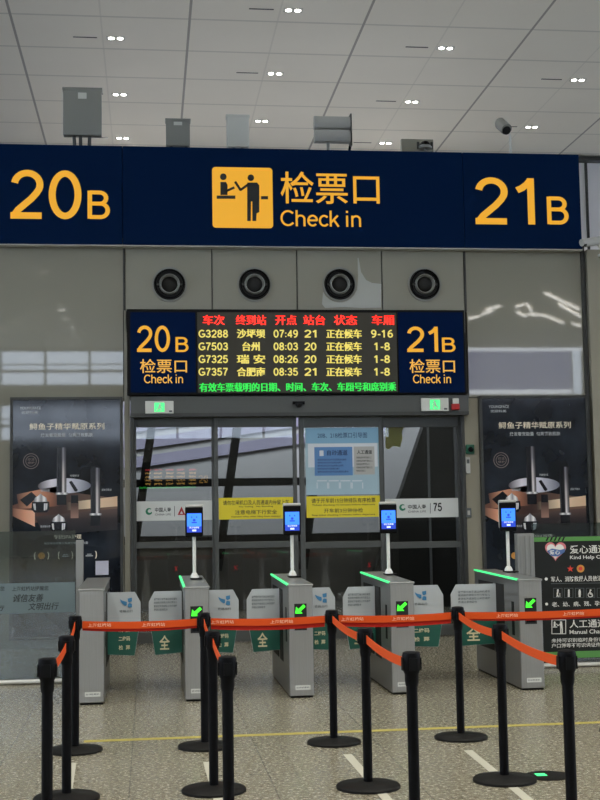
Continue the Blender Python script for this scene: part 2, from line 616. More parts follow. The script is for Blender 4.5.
def strokes(body, w=.125):
    k = ('stroke', body, w)
    if k in _TC:
        return _TC[k]
    V, F, x = [], [], 0.
    for ch in body:
        adv, sts = SG[ch]
        for st in sts:
            closed = math.hypot(st[0][0] - st[-1][0], st[0][1] - st[-1][1]) < 1e-4
            n, b = len(st), len(V)
            for i, p in enumerate(st):
                a, c = st[max(i - 1, 0)], st[min(i + 1, n - 1)]
                if closed and i in (0, n - 1):
                    a, c = st[-2], st[1]
                dx, dy = c[0] - a[0], c[1] - a[1]
                L = math.hypot(dx, dy) or 1
                nx, ny = -dy / L * w / 2, dx / L * w / 2
                V += [(x + p[0] + nx, p[1] + ny), (x + p[0] - nx, p[1] - ny)]
            F += [(b + 2 * i, b + 2 * i + 1, b + 2 * i + 3, b + 2 * i + 2) for i in range(n - 1)]
        x += adv
    _TC[k] = (V, F)
    return _TC[k]


def text_mb(body, x0, x1, z0, z1, Y, bold=0., shear=0., mb=None, mirror=False, spacing=1.):
    """lettering fitted to a box on the plane y = Y, facing the hall"""
    v, f = strokes(body, bold) if bold > .09 else glyphs(body, bold, shear, spacing)
    xs = [p[0] for p in v]
    ys = [p[1] for p in v]
    sx, sy = (x1 - x0) / (max(xs) - min(xs)), (z1 - z0) / (max(ys) - min(ys))
    mb = mb or MB()
    mb.add([(x0 + (p[0] - min(xs)) * sx, Y, z0 + (p[1] - min(ys)) * sy) for p in v], f)
    return mb


def text_px(body, px, Y, bold=0., shear=0., mb=None):
    r = RC(*px, Y)
    return text_mb(body, r[0], r[1], r[2], r[3], Y, bold, shear, mb)


def led_px(body, px, Y, bold, mb):
    for d in (-.35, .35):
        text_px(body, (px[0] + d, px[1], px[2] + d, px[3]), Y, bold, 0., mb)
    return mb


def letters(name, mb, m, parent):
    return obj(name, mb, m, parent)


# ================================================================== the setting
WY = 17.0            # plane of the door wall
HX0, HX1, HY0, HY1, CZ = -14., 24., -30., 29.0, 10.2
struct('floor', MB().box(HX0, HX1, HY0, HY1, -.2, 0), 'granite')
ceil = struct('ceiling', MB().box(HX0, HX1, HY0, HY1, CZ, CZ + .2), 'ceiling')
struct('wall_far', MB().box(HX0, HX1, HY1, HY1 + .3, 0, CZ), 'wall_far')
mb = MB().box(HX0, HX1, HY1 - .25, HY1, CZ - .12, CZ - .03)
struct('trim_1', mb, 'dark_trim')
mb = MB()
for k in range(12):
    x = 9.2 + 1.35 * (k - 6)
    mb.box(x, x + .06, HY1 - .03, HY1, 0, CZ - .12)
struct('trim_2', mb, 'dark_trim')
# rear wall of the hall, behind the photographer: two window bands
mb = MB().box(HX0, HX1, HY0 - .3, HY0, 0, 5.6).box(HX0, HX1, HY0 - .3, HY0, 7.3, 7.75).box(HX0, 15., HY0 - .3, HY0, 10.05, CZ + .2)
mb.box(12.5, HX1, HY0 - .3, HY0, 5.6, 7.3).box(HX0, 15.0, HY0 - .3, HY0, 7.75, 8.35).box(12.5, 15.0, HY0 - .3, HY0, 8.35, 10.05).box(22.8, HX1, HY0 - .3, HY0, 7.75, 10.05)
struct('wall_rear', mb, 'hall_wall')
wn = 0
for z0, z1 in ((5.6, 7.3), (8.35, 10.05)):
    wn += 1
    w = MB()
    x = HX0
    while x < 12.5:
        w.box(x, x + .12, HY0 - .22, HY0 - .08, z0, z1)
        x += 2.2
    w.box(HX0, 12.5, HY0 - .2, HY0 - .1, z0 + .62, z0 + .76).box(HX0, 12.5, HY0 - .2, HY0 - .1, z0 + 1.0, z0 + 1.06)
    fr = struct('window_%d' % wn, w, 'dark_trim')
    obj('pane', MB().box(HX0, 12.5, HY0 - .16, HY0 - .15, z0, z1), 'window_glass', fr)
wn += 1  # tinted window put in so the right glossy panel mirrors a lilac block
fr = struct('window_%d' % wn, MB().box(16.0, 16.06, HY0 - .2, HY0 - .1, 7.75, 10.05).box(22.2, 22.26, HY0 - .2, HY0 - .1, 7.75, 10.05), 'dark_trim')
obj('tinted_pane', MB().box(16.06, 22.2, HY0 - .16, HY0 - .15, 8.0, 10.05), 'lilac_glass', fr)
obj('pane', MB().box(15.0, 16.0, HY0 - .16, HY0 - .15, 7.75, 10.05).box(22.26, 22.8, HY0 - .16, HY0 - .15, 7.75, 10.05), 'window_glass', fr)
for sgn, x, nm in ((-1, HX0, 'left'), (1, HX1, 'right')):
    x0, x1 = (x - .3, x) if sgn < 0 else (x, x + .3)
    mb = MB().box(x0, x1, HY0, HY1, 0, 2.6).box(x0, x1, HY0, HY1, 8.2, CZ)
    struct('wall_' + nm, mb, 'hall_wall')
    wn += 1
    w = MB()
    y = HY0
    while y < HY1:
        w.box(x0 + .08, x1 - .08, y, y + .14, 2.6, 8.2)
        y += 2.3
    w.box(x0 + .1, x1 - .1, HY0, HY1, 5.3, 5.42)
    fr = struct('window_%d' % wn, w, 'dark_trim')
    obj('pane', MB().box((x0 + x1) / 2, (x0 + x1) / 2 + .01, HY0, HY1, 2.6, 8.2), 'window_glass', fr)

# ---- the door wall: a low building inside the hall, glossy panels either side
xl, xr = at(124, 330, WY).x, at(466.5, 330, WY).x
zs = at(300, 247, WY).z           # underside of the sign
ztop = at(300, 150, WY).z
xR = at(584, 330, WY).x
dx0, dx1 = at(130.5, 500, WY).x, at(466, 500, WY).x
zd = at(300, 397, WY).z           # top of the door housing
zb = at(300, 311, WY).z
struct('wall_front', MB().box(-8, xl - .012, WY, WY + .25, 0, zs + .1), 'panel_gloss')
struct('wall_front_side', MB().box(xr + .012, xR - .02, WY, WY + .25, at(525, 397, WY).z, zs + .1), 'panel_gloss')
mb = MB().box(xl - .012, xr + .012, WY + .05, WY + .3, zd - .02, ztop - .02)
mb.box(xr + .0121, xR - .02, WY + .05, WY + .3, zs + .11, ztop - .02).box(-8, xl - .0121, WY + .05, WY + .3, zs + .11, ztop - .02)
struct('wall_front_core', mb, 'joint')
# four satin panels holding the nozzles
jx = [xl + .012, at(212, 280, WY).x, at(297, 280, WY).x, at(382, 280, WY).x, xr - .012]
mb = MB()
for a, c in zip(jx[:-1], jx[1:]):
    mb.box(a + .008, c - .008, WY, WY + .05, zb - .3, zs + .05)
struct('wall_front_panels', mb, 'panel_matt', bevel=.004)
# piers beside the door
mb = MB().box(xl, dx0 - .005, WY, WY + .25, 0, zb)
struct('wall_pier_left', mb, 'panel_matt')
mb = MB().box(dx1 + .005, xR - .02, WY - .001, WY + .25, 0, at(525, 397, WY).z - .012)
struct('wall_pier_right', mb, 'wall_beige')
struct('trim_4', MB().box(xR - .02, xR + .035, WY - .03, WY + .1, 0, zs + .05), 'dark_trim')
struct('trim_5', MB().box(xl - .012, xl + .012, WY - .012, WY, zb, zs + .05), 'dark_trim')
struct('trim_6', MB().box(xr - .012, xr + .012, WY - .012, WY, zb, zs + .05), 'dark_trim')
# lower wall running on to the right
struct('wall_return', MB().box(xR + .05, HX1, WY - .1, WY + .6, 0, at(592, 251, WY).z), 'wall_beige')
# flat roof that carries the cabinets; unseen depth added to cut ceiling bounce light
struct('wall_roof', MB().box(HX0, xR - .02, WY + .6, HY1, ztop - .2, ztop - .06), 'roof_felt')

# ---- beyond the doors: a dim gallery with leaning glazing bars and sloping roofs outside it
GY = 23.
GX0, GX1 = -6., 11.
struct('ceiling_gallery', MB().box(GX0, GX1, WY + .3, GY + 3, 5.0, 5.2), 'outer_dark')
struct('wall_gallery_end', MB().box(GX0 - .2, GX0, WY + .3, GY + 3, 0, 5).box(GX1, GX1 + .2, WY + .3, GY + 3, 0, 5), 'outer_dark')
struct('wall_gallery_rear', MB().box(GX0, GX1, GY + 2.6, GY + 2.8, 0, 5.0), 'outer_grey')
struct('wall_gallery', MB().box(GX0, GX1, GY, GY + .2, 0, 1.2), 'parapet')
rf = MB()
for k in range(8):                     # platform roof strips rising to the right
    z = 1.9 + k * .36
    rf.add([(GX0, GY + 2.5, z), (5.2, GY + 2.5, z + 1.5), (5.2, GY + 2.57, z + 1.72), (GX0, GY + 2.57, z + .22)], [(0, 1, 2, 3)])
struct('trim_8', rf, 'outer_lilac')
mb = MB()
for x in (-3.5, -1.95, -.4, 1.15, 2.7):   # leaning bars
    t = .62
    mb.add([(x, GY - .1, .7), (x + .15, GY - .1, .7), (x + .15 + t, GY - .1, 4.9), (x + t, GY - .1, 4.9),
            (x, GY + .1, .7), (x + .15, GY + .1, .7), (x + .15 + t, GY + .1, 4.9), (x + t, GY + .1, 4.9)],
           [(0, 1, 2, 3), (7, 6, 5, 4), (0, 4, 5, 1), (1, 5, 6, 2), (2, 6, 7, 3), (3, 7, 4, 0)])
mb.box(GX0, 4.2, GY - .1, GY + .1, 2.22, 2.36).box(GX0, 4.2, GY - .1, GY + .1, 1.2, 1.34)
struct('trim_9', mb, 'void')
struct('wall_gallery_right', MB().prism([(3.75, 0), (GX1, 0), (GX1, 5), (5.6, 5)], GY - .6, GY - .3), 'outer_dark')
mb = MB()
for x in (5.0, 5.5, 5.95):
    mb.box(x, x + .04, GY - .64, GY - .6, 0, 5)
mb.box(6.3, 6.45, GY - .75, GY - .6, 0, 5)
struct('trim_10', mb, 'outer_grey')
for nm, loc, tg, en in (('gallery_fill_rear', (1, GY + .4, 4.6), (1, GY + 2.6, 1.9), 380), ('gallery_fill_front', (1, 20.2, 4.9), (1, 20.2, 0), 110)):
    l = bpy.data.lights.new(nm, 'AREA')  # added fill lights under the gallery ceiling
    l.shape, l.size, l.size_y, l.energy, l.color = 'RECTANGLE', 12, 1.0, en, (.94, .95, 1)
    o = bpy.data.objects.new(nm, l)
    COL.objects.link(o)
    o.location = loc
    o.rotation_euler = (Vector(tg) - Vector(loc)).to_track_quat('-Z', 'Y').to_euler()

# ================================================================== sliding doors (structure)
DY = WY + .06
hd = struct('trim_11', MB().rect(RC(130.5, 396, 467, 416.5, WY), WY - .1, WY + .2), 'door_metal', bevel=.008)
obj('housing_lip', MB().rect(RC(130.5, 413, 467, 416.5, WY), WY - .115, WY - .1), 'dark_trim', hd)
struct('trim_12', MB().box(dx0, at(134, 520, WY).x, WY - .03, WY + .2, 0, at(130, 416, WY).z).box(at(463.5, 520, WY).x, dx1, WY - .03, WY + .2, 0, at(466, 416, WY).z), 'dark_trim')
leaf_px = [(133.5, 215.5, 136.5, 212), (214.5, 297.5, 218.5, 293.5), (300, 383, 305, 380), (382.5, 464, 385, 458.5)]
zt_d = at(300, 416.5, WY).z
for i, (a, d, g0, g1) in enumerate(leaf_px):
    Y = DY + (.07 if i in (0, 3) else 0)
    X = [at(p, 500, Y).x for p in (a, g0, g1, d)]
    zg = at((a + d) / 2, 427, Y).z
    zm1, zm0 = at((a + d) / 2, 541.5, Y).z, at((a + d) / 2, 548, Y).z
    mb = MB().box(X[0], X[1], Y, Y + .05, .02, zt_d).box(X[2], X[3], Y, Y + .05, .02, zt_d)
    mb.box(X[1], X[2], Y, Y + .05, zg, zt_d).box(X[1], X[2], Y, Y + .05, zm0, zm1).box(X[1], X[2], Y, Y + .05, .02, .16)
    dr = struct('door_%d' % (i + 1), mb, 'door_metal', bevel=.004)
    obj('upper_pane', MB().box(X[1], X[2], Y + .02, Y + .03, zm1, zg), 'glass_door', dr)
    obj('lower_pane', MB().box(X[1], X[2], Y + .02, Y + .03, .16, zm0), 'glass_door', dr)

# ================================================================== ceiling downlights
def downlight(x, y, label, group, lit=True):
    t = thing('ceiling_downlight', label, 'ceiling light', (x, y, CZ), group)
    mb = MB().box(x - .16, x + .16, y - .08, y + .08, CZ - .006, CZ)
    obj('trim_plate', mb, 'lamp_trim', t)
    for dx in (-.078, .078):
        mb = MB().lathe(x + dx, y, [(.05, CZ - .006), (.05, CZ - .012), (.03, CZ - .016)], 16)
        obj('lens', mb, 'lamp', t, smooth=True)
    l = bpy.data.lights.new('downlight_beam', 'SPOT')
    l.energy, l.spot_size, l.spot_blend, l.shadow_soft_size, l.color = SPOT_W, radians(125), .6, .12, (1, .95, .85)
    lo = bpy.data.objects.new('downlight_beam', l)
    COL.objects.link(lo)
    lo.parent = t
    lo.location = (0, 0, -.08)
    return t


rowname = ['nearest', 'middle', 'farthest']
seen = [(-.545, (22.06, 25.1, 28.08), 'above the tall grey cabinet, left column'), (2.47, (20.56, 23.66, 26.63), 'in the column above the check-in pictogram'),
        (5.47, (22.08, 25.13, 28.07), 'in the column above the louvred floodlight'), (8.51, (23.58, 26.65), 'in the rightmost column, near the pole camera')]
for x, ys, where in seen:
    for k, y in enumerate(ys):
        nm = rowname[k] if len(ys) == 3 else ('nearer', 'farther')[k]
        downlight(x, y, '%s twin-lens ceiling downlight %s' % (nm, where), 'twin ceiling downlights in view')
        o = obj('air_slot', MB().box(x - .75, x - .33, y - .02, y + .02, CZ - .004, CZ), 'joint', ceil)
for x in (-3.55, -.545, 2.47, 5.47, 8.51):
    for y in (1.5, 5.5, 9.5, -10, -18):
        if y < 0 and x not in (-.545, -3.55, 8.51):
            continue
        downlight(x, y, 'twin-lens ceiling downlight above the queue hall, outside the picture', 'ceiling downlights over the hall')

for k, (px, py) in enumerate(((62, 310), (66, 318), (71, 327), (76, 336), (3, 329))):   # mirrored in the left glossy panel
    p = atz(px, py, CZ)
    downlight(p.x, 2 * WY - p.y, 'twin-lens ceiling downlight above the queue hall, outside the picture', 'ceiling downlights over the hall')
for pl in (((545, 292), (560, 299), (579, 308)), ((559, 303), (571, 310), (581, 316)), ((528, 313), (545, 314.5), (563, 322)), ((572, 322), (581, 325.5)),
           ((516, 306), (523, 303.5)), ((517, 311), (526, 315.5)), ((527, 303), (531.5, 310)), ((468.5, 317.5), (480, 315)), ((482, 313), (492, 310)), ((486, 308.5), (500, 305))):
    pts = []  # glowing tubes added and bent to mirror as white streaks in the panel
    for px, py in pl:
        p = atz(px, py, CZ)
        pts.append(Vector((p.x, 2 * WY - p.y, CZ - .06)))
    mb = MB()
    for a, c in zip(pts[:-1], pts[1:]):
        mb.tube(a, c, .04, n=8)
    tag(obj('streak_tube', mb, 'streak_glow'), 'glowing tube added behind the camera for a white streak in the upper right glossy panel', 'ceiling light', 'added streak tubes at the rear of the hall')

# ================================================================== the long navy sign
SYF = WY - .16
r = RC(-3, 146.5, 580.5, 246.3, SYF)
z1s, z0s = at(300, 149.3, SYF).z, at(300, 246.6, SYF).z
sx = [at(-3, 195, SYF).x, at(122.5, 195, SYF).x, at(463.5, 195, SYF).x, at(580.5, 195, SYF).x]
sg = thing('overhead_sign', 'long navy blue gate sign reading 20B, Check in and 21B above the doors', 'sign', ((sx[0] + sx[3]) / 2, SYF, z0s))
for a, c in zip(sx[:-1], sx[1:]):
    obj('panel', MB().box(a + .004, c - .004, SYF, WY + .05, z0s, z1s), 'navy', sg, bevel=.006)
obj('edge_strip', MB().box(sx[0], sx[3], SYF - .004, WY - .02, z0s - .016, z0s), 'white_strip', sg)
LY = SYF - .006
letters('gate_number', text_px('20', (10.5, 170, 81.5, 219), LY, .135), 'amber', sg)
letters('gate_letter', text_px('B', (87.5, 190.5, 110, 219), LY, .14), 'amber', sg)
letters('gate_number', text_px('21', (475, 177.5, 534.5, 224.5), LY, .135), 'amber', sg)
letters('gate_letter', text_px('B', (547, 196.5, 568.5, 224.5), LY, .14), 'amber', sg)
letters('lettering', text_px('检票口', (280.5, 172, 379.5, 204), LY, .008), 'amber', sg)
letters('lettering', text_px('Check in', (280.5, 210.5, 361, 227), LY, .12), 'amber', sg)
# pictogram
q = RC(212.3, 167.5, 272.7, 228, SYF)
rad = .045
pts = []
for cx, cz, a0 in ((q[1] - rad, q[3] - rad, 0), (q[0] + rad, q[3] - rad, 90), (q[0] + rad, q[2] + rad, 180), (q[1] - rad, q[2] + rad, 270)):
    for k in range(6):
        a = radians(a0 + k * 18)
        pts.append((cx + rad * cos(a), cz + rad * sin(a)))
pic = obj('pictogram_panel', MB().prism(pts, SYF - .005, SYF), 'amber', sg)


def limb(mb, pts, w, Y, d=.004):
    for (x0, y0), (x1, y1) in zip(pts[:-1], pts[1:]):
        L = math.hypot(x1 - x0, y1 - y0)
        nx, ny = -(y1 - y0) / L * w / 2, (x1 - x0) / L * w / 2
        ex, ey = (x1 - x0) / L * w * .2, (y1 - y0) / L * w * .2
        mb.ppix([(x0 + nx - ex, y0 + ny - ey), (x1 + nx + ex, y1 + ny + ey), (x1 - nx + ex, y1 - ny + ey), (x0 - nx - ex, y0 - ny - ey)], Y, d)
    return mb


def pxdisc(mb, px, py, rp, Y, d=.004, n=20):
    return mb.ppix([(px + rp * cos(2 * pi * i / n), py + rp * sin(2 * pi * i / n)) for i in range(n)], Y, d)


PY = SYF - .006
mb = MB()
pxdisc(mb, 250.8, 177.8, 3.3, PY)
mb.ppix([(247.2, 182.6), (257, 182.6), (259.3, 185.5), (259.3, 212), (256.6, 213.5), (256.2, 221), (252.4, 221), (252.2, 201.5), (251, 201.5), (250.8, 221), (247.2, 221)], PY)
limb(mb, [(248.3, 184.5), (240.5, 190), (235.3, 182)], 2.4, PY)
obj('passenger_figure', mb, 'ink', pic)
obj('bag_figure', MB().ppix([(261, 196.2), (268, 196.2), (268, 199.3), (261, 199.3)], PY), 'ink', pic)
mb = MB()
pxdisc(mb, 223.3, 176.8, 3.3, PY)
mb.ppix([(220.4, 182), (226, 182), (227.5, 185), (227.5, 195), (220.4, 195)], PY)
limb(mb, [(226, 191.3), (234, 187.6)], 2.3, PY)
obj('clerk_figure', mb, 'ink', pic)
obj('counter_figure', MB().ppix([(216.7, 195.6), (235.3, 195.6), (235.3, 198.8), (216.7, 198.8)], PY), 'ink', pic)

# ================================================================== LED departure board
BY = WY - .14
bd = thing('departure_board', 'black framed LED train departure board between 20B and 21B panels above the doors', 'display board',
           at(296, 394, BY))
q = RC(127, 309.5, 465.5, 394.5, BY)
obj('housing', MB().rect(q, BY, WY - .004), 'black_matt', bd, bevel=.008)
for x0, x1, num, npx, lpx, cpx, epx in ((130.5, 195.5, '20', (137, 325.5, 170, 352), (175.5, 337, 188.5, 352), (140, 359, 187, 373), (144, 374.5, 183, 383.5)),
                                        (398.5, 463.5, '21', (407, 326.5, 438, 352), (442, 337.5, 455.5, 352), (409.5, 359, 455, 373), (413, 374.5, 451, 383.5))):
    p = obj('side_panel', MB().rect(RC(x0, 312.5, x1, 392.5, BY), BY - .012, BY), 'navy2', bd)
    ly = BY - .016
    letters('gate_number', text_px(num, npx, ly, .135), 'amber', p)
    letters('gate_letter', text_px('B', lpx, ly, .14), 'amber', p)
    letters('lettering', text_px('检票口', cpx, ly, .008), 'amber_pale', p)
    letters('lettering', text_px('Check in', epx, ly, .13), 'amber_pale', p)
scr = obj('led_screen', MB().rect(RC(197.5, 312.5, 397, 392.5, BY), BY - .006, BY), 'led_bg', bd)
ly = BY - .01
mb = MB()
for t, a, c in (('车次', 203, 224.5), ('终到站', 236, 266), ('开点', 275.5, 296.5), ('站台', 303.5, 325), ('状态', 334, 357), ('车厢', 372, 394)):
    led_px(t, (a, 315, c, 325), ly, 0., mb)
letters('heading_row', mb, 'led_red', scr)
rows = [('G3288', '沙坪坝', '07:49', '21', '9-16'), ('G7503', '台州', '08:03', '20', '1-8'), ('G7325', '瑞 安', '08:26', '20', '1-8'), ('G7357', '合肥南', '08:35', '21', '1-8')]
for k, (tr, st, tm, pl, cr) in enumerate(rows):
    yc = 333.7 + k * 12.7
    mb = MB()
    h = 4.0
    text_px(tr, (198.5, yc - h, 228, yc + h), ly, .18, mb=mb)
    w = 8.5 if len(st) == 2 else 14
    led_px(st, (251 - w, yc - h - .5, 251 + w, yc + h + .5), ly, .009, mb)
    text_px(tm, (273.5, yc - h, 298, yc + h), ly, .18, mb=mb)
    text_px(pl, (304.5, yc - h, 316.5, yc + h), ly, .18, mb=mb)
    led_px('正在候车', (326.5, yc - h - .5, 361.5, yc + h + .5), ly, .009, mb)
    w = 11 if len(cr) == 4 else 8
    text_px(cr, (382 - w, yc - h, 382 + w, yc + h), ly, .18, mb=mb)
    letters('train_row', mb, 'led_yellow', scr)
letters('notice_row', led_px('有效车票载明的日期、时间、车次、车厢号和席别乘', (199.5, 382.5, 396, 391.5), ly, .009, MB()), 'led_green', scr)

# ================================================================== round air nozzles
for k, (px, lab) in enumerate(((169.5, 'leftmost round black air nozzle, above the 20B panel'), (254.5, 'round black air nozzle above the destination column, second from left'),
                               (339.5, 'round black air nozzle with a pale area around it'), (424.5, 'rightmost round black air nozzle, above the 21B panel'))):
    c = at(px, 284.5, WY)
    t = thing('air_nozzle', lab, 'air vent', (c.x, WY, c.z), 'round air nozzles over the board')
    cx, cz = c.x, c.z
    obj('rim', MB().ring(cx, cz, .215, .238, WY - .018, WY, 40), 'grey_box', t, smooth=True)
    obj('bowl', MB().disc(cx, cz, .218, WY - .008, WY - .002, 36), 'void', t)
    obj('outer_ring', MB().ring(cx, cz, .18, .2, WY - .05, WY - .006, 40), 'black', t, smooth=True)
    obj('inner_ring', MB().ylathe(cx, cz, [(.14, WY - .01), (.14, WY - .055), (.128, WY - .075), (.115, WY - .06), (.108, WY - .012)]), 'grey_box', t, smooth=True)
    obj('core', MB().ylathe(cx, cz, [(.106, WY - .012), (.085, WY - .03), (.03, WY - .038)]), 'void', t, smooth=True)
    obj('crossbar', MB().box(cx - .17, cx - .12, WY - .05, WY - .01, cz - .012, cz + .012).box(cx + .12, cx + .17, WY - .05, WY - .01, cz - .012, cz + .012), 'dark_trim', t)
# pale irregular shape round the third nozzle
mb = MB()
cpt = at(339.5, 284.5, WY)
out = [(323, 292), (322, 304), (325, 308), (344, 307), (362, 308), (381, 307.5), (381.5, 284), (372, 283), (366, 280), (361, 272), (358.5, 258), (357.5, 258), (358, 275), (357.2, 290)]
arc = [(339.5 + 18 * cos(radians(a)), 284.5 + 18 * sin(radians(a))) for a in range(20, 156, 15)]
mb.ppix(out + arc, WY - .001, .003)
tag(obj('pale_patch', mb, 'patch'), 'pale irregular shape on the panel beneath the third air nozzle', 'patch')

# ================================================================== exit signs, sensor, alarm on the door housing
HYF = WY - .115


def exit_sign(px, lab, flip):
    q = RC(*px, HYF - .03)
    t = thing('exit_sign', lab, 'exit sign', ((q[0] + q[1]) / 2, HYF, q[2]), 'exit signs on the door housing')
    obj('plate', MB().rect(q, HYF - .03, HYF), 'white_plate', t, bevel=.004)
    mx = (px[0] + px[2]) / 2
    y0, y1 = px[1], px[3]
    g = obj('lit_panel', MB().ppix([(mx - 5, y0 + 1.8), (mx + 5, y0 + 1.8), (mx + 5, y1 - 1.6), (mx - 5, y1 - 1.6)], HYF - .03, .004), 'exit_green', t)
    mb = MB()
    Y = HYF - .035
    pxdisc(mb, mx + .6 * flip, y0 + 3.4, .9, Y, .002, 10)
    limb(mb, [(mx + .2 * flip, y0 + 4.6), (mx - .6 * flip, y0 + 7)], 1.6, Y, .002)
    limb(mb, [(mx - .6 * flip, y0 + 7), (mx + 1.6 * flip, y0 + 8), (mx + 1.2 * flip, y1 - 2.4)], 1, Y, .002)
    limb(mb, [(mx - .6 * flip, y0 + 7), (mx - 2.8 * flip, y1 - 3)], 1, Y, .002)
    limb(mb, [(mx + .2 * flip, y0 + 4.8), (mx + 2.6 * flip, y0 + 6.2)], .8, Y, .002)
    obj('running_figure', mb, 'white_ink', g)
    obj('button', MB().ppix([(px[2] - 4.5, y1 - 3), (px[2] - 1.5, y1 - 3), (px[2] - 1.5, y1 - 1.4), (px[2] - 4.5, y1 - 1.4)], HYF - .03, .004), 'ink_grey', t)


exit_sign((145.2, 401, 173.6, 413.4), 'white exit sign with green running figure, at left end of the door housing', 1)
exit_sign((421.3, 398, 448.6, 411), 'white exit sign with green running figure, beside the red alarm', -1)
c = at(455, 404, HYF)
t = thing('alarm_beacon', 'small red and white alarm at right end of the door housing', 'alarm', (c.x, HYF, c.z - .06))
obj('red_body', MB().rect(RC(451, 404, 459, 410, HYF), HYF - .05, HYF), 'red', t, bevel=.008)
obj('white_top', MB().rect(RC(452, 398.5, 458.3, 404.2, HYF), HYF - .045, HYF), 'white_plate', t, bevel=.012)
c = at(298.5, 404, HYF)
t = thing('door_sensor', 'small black domed sensor in the middle of the door housing', 'sensor', (c.x, HYF, c.z))
obj('bracket', MB().rect(RC(292.5, 401.5, 304.5, 404.5, HYF), HYF - .04, HYF), 'black', t, bevel=.004)
obj('dome', MB().lathe(c.x, HYF - .04, [(.05, c.z + .01), (.046, c.z - .02), (.03, c.z - .042), (.01, c.z - .05)], 20), 'void', t, smooth=True)

# small fittings right of the doors
PYF = WY - .001
c = at(470, 449.5, PYF)
t = thing('release_button', 'dark green door release button right of the doors', 'button', (c.x, PYF, c.z))
obj('plate', MB().rect(RC(465.5, 444.5, 474, 454, PYF), PYF - .03, PYF), 'green_plastic', t, bevel=.01)
obj('knob', MB().ylathe(c.x, c.z, [(.035, PYF - .03), (.035, PYF - .05), (.02, PYF - .056)], 20), 'black', t, smooth=True)
c = at(468, 465, PYF)
t = thing('card_reader', 'narrow pale card reader under the green release button', 'card reader', (c.x, PYF, c.z - .1))
obj('body', MB().rect(RC(465.5, 457.5, 469.8, 473.5, PYF), PYF - .025, PYF), 'pale_box', t, bevel=.005)
obj('window', MB().rect(RC(466.4, 459.5, 468.9, 463.5, PYF), PYF - .027, PYF - .025), 'ink_grey', t)
c = at(468, 512, PYF)
t = thing('wall_switch', 'small grey-blue wall switch box beside the right door leaf', 'switch', (c.x, PYF, c.z - .06))
obj('box', MB().rect(RC(465.5, 508, 471, 517.5, PYF), PYF - .03, PYF), 'ink_grey', t, bevel=.006)
obj('rocker', MB().rect(RC(467, 510.5, 469.5, 515, PYF), PYF - .035, PYF - .03), 'pale_box', t)

# ================================================================== stickers and posters on the glass
GF = DY + .018          # front of the middle leaves' glass
GF2 = DY + .07 + .018   # front of the outer leaves' glass


def plate_thing(name, lab, cat, px, Y, m, group=None, d=.003):
    q = RC(*px, Y)
    t = thing(name, lab, cat, ((q[0] + q[1]) / 2, Y, q[2]), group)
    obj('sheet', MB().rect(q, Y - d, Y), m, t)
    return t


t = plate_thing('door_banner', 'white banner with a green ring logo and a red triangle on the left door leaf', 'banner', (136.5, 501, 212, 520.5), GF2, 'sticker_white', 'white banners on the door glass')
Y = GF2 - .004


def ring_logo(px, py, parent, Y):
    c = at(px, py, Y)
    mb = MB()
    n = 26
    pts = [(c.x + .046 * cos(radians(50 + i * 11.5)), c.z + .046 * sin(radians(50 + i * 11.5))) for i in range(n)]
    pts += [(c.x + .008 + .024 * cos(radians(50 + i * 11.5)), c.z + .006 + .024 * sin(radians(50 + i * 11.5))) for i in range(n - 1, -1, -1)]
    obj('ring_logo', mb.prism(pts, Y - .002, Y), 'logo_green', parent)


ring_logo(149, 511.5, t, Y)
letters('lettering', text_px('中国人寿', (155, 507.5, 171, 512), Y, .02), 'ink', t)
letters('lettering', text_px('CHINA LIFE', (155, 513.5, 171, 515.5), Y, .01), 'ink_grey', t)
obj('divider', MB().ppix([(174.2, 506), (174.8, 506), (174.8, 516.5), (174.2, 516.5)], Y, .002), 'ink_grey', t)
obj('triangle_logo', MB().ppix([(181.5, 506.5), (185.5, 515), (177.5, 515)], Y, .002), 'logo_red', t)
obj('triangle_core', MB().ppix([(181.5, 510.8), (183, 513.8), (180, 513.8)], Y - .002, .002), 'sticker_white', t)
t = plate_thing('door_banner', 'white banner with a green ring logo and the figure 75 on the right door leaf', 'banner', (385.2, 498.5, 458.3, 517.5), GF2, 'sticker_white', 'white banners on the door glass')
ring_logo(402.5, 507.5, t, Y)
letters('lettering', text_px('中国人寿', (408, 504.5, 426, 509), Y, .02), 'ink', t)
letters('lettering', text_px('CHINA LIFE', (408, 510.5, 426, 512.5), Y, .01), 'ink_grey', t)
obj('divider', MB().ppix([(430, 503), (430.6, 503), (430.6, 513.5), (430, 513.5)], Y, .002), 'ink_grey', t)
letters('figure', text_px('75', (433.5, 502.8, 442, 511.3), Y, .2), 'ink', t)
t = plate_thing('caution_banner', 'yellow caution banner on the left sliding leaf, escalator warning', 'banner', (218.8, 497.5, 293.2, 519), GF, 'sticker_yellow', 'yellow banners on the door glass')
Y = GF - .004
letters('lettering', text_px('请勿在闸机口及人员通道内停留上车', (223, 500, 289, 504.8), Y, .009), 'ink', t)
letters('lettering', text_px('No Tailing   No Standing', (239, 505.7, 273, 507.6), Y, .01), 'ink', t)
letters('lettering', text_px('注意电梯下行安全', (235, 509.8, 277, 514.3), Y, .009), 'ink', t)
letters('lettering', text_px('Attention safety when riding down escalator', (231, 515.6, 281, 517.6), Y, .01), 'ink', t)
t = plate_thing('caution_banner', 'yellow notice banner under the blue poster, about ticket checking times', 'banner', (306.5, 496, 380, 517.3), GF, 'sticker_yellow', 'yellow banners on the door glass')
letters('lettering', text_px('请于开车前15分钟排队有序检票', (311.5, 498, 375.5, 502.8), Y, .009), 'ink', t)
letters('lettering', text_px('Tickets checking 15 minutes before departure', (312, 503.8, 375, 506), Y, .01), 'ink', t)
letters('lettering', text_px('开车前3分钟停检', (324, 508.2, 363, 512.7), Y, .009), 'ink', t)
letters('lettering', text_px('Stop ticket checking 3 minutes before departure', (312, 513.8, 375, 516), Y, .01), 'ink', t)
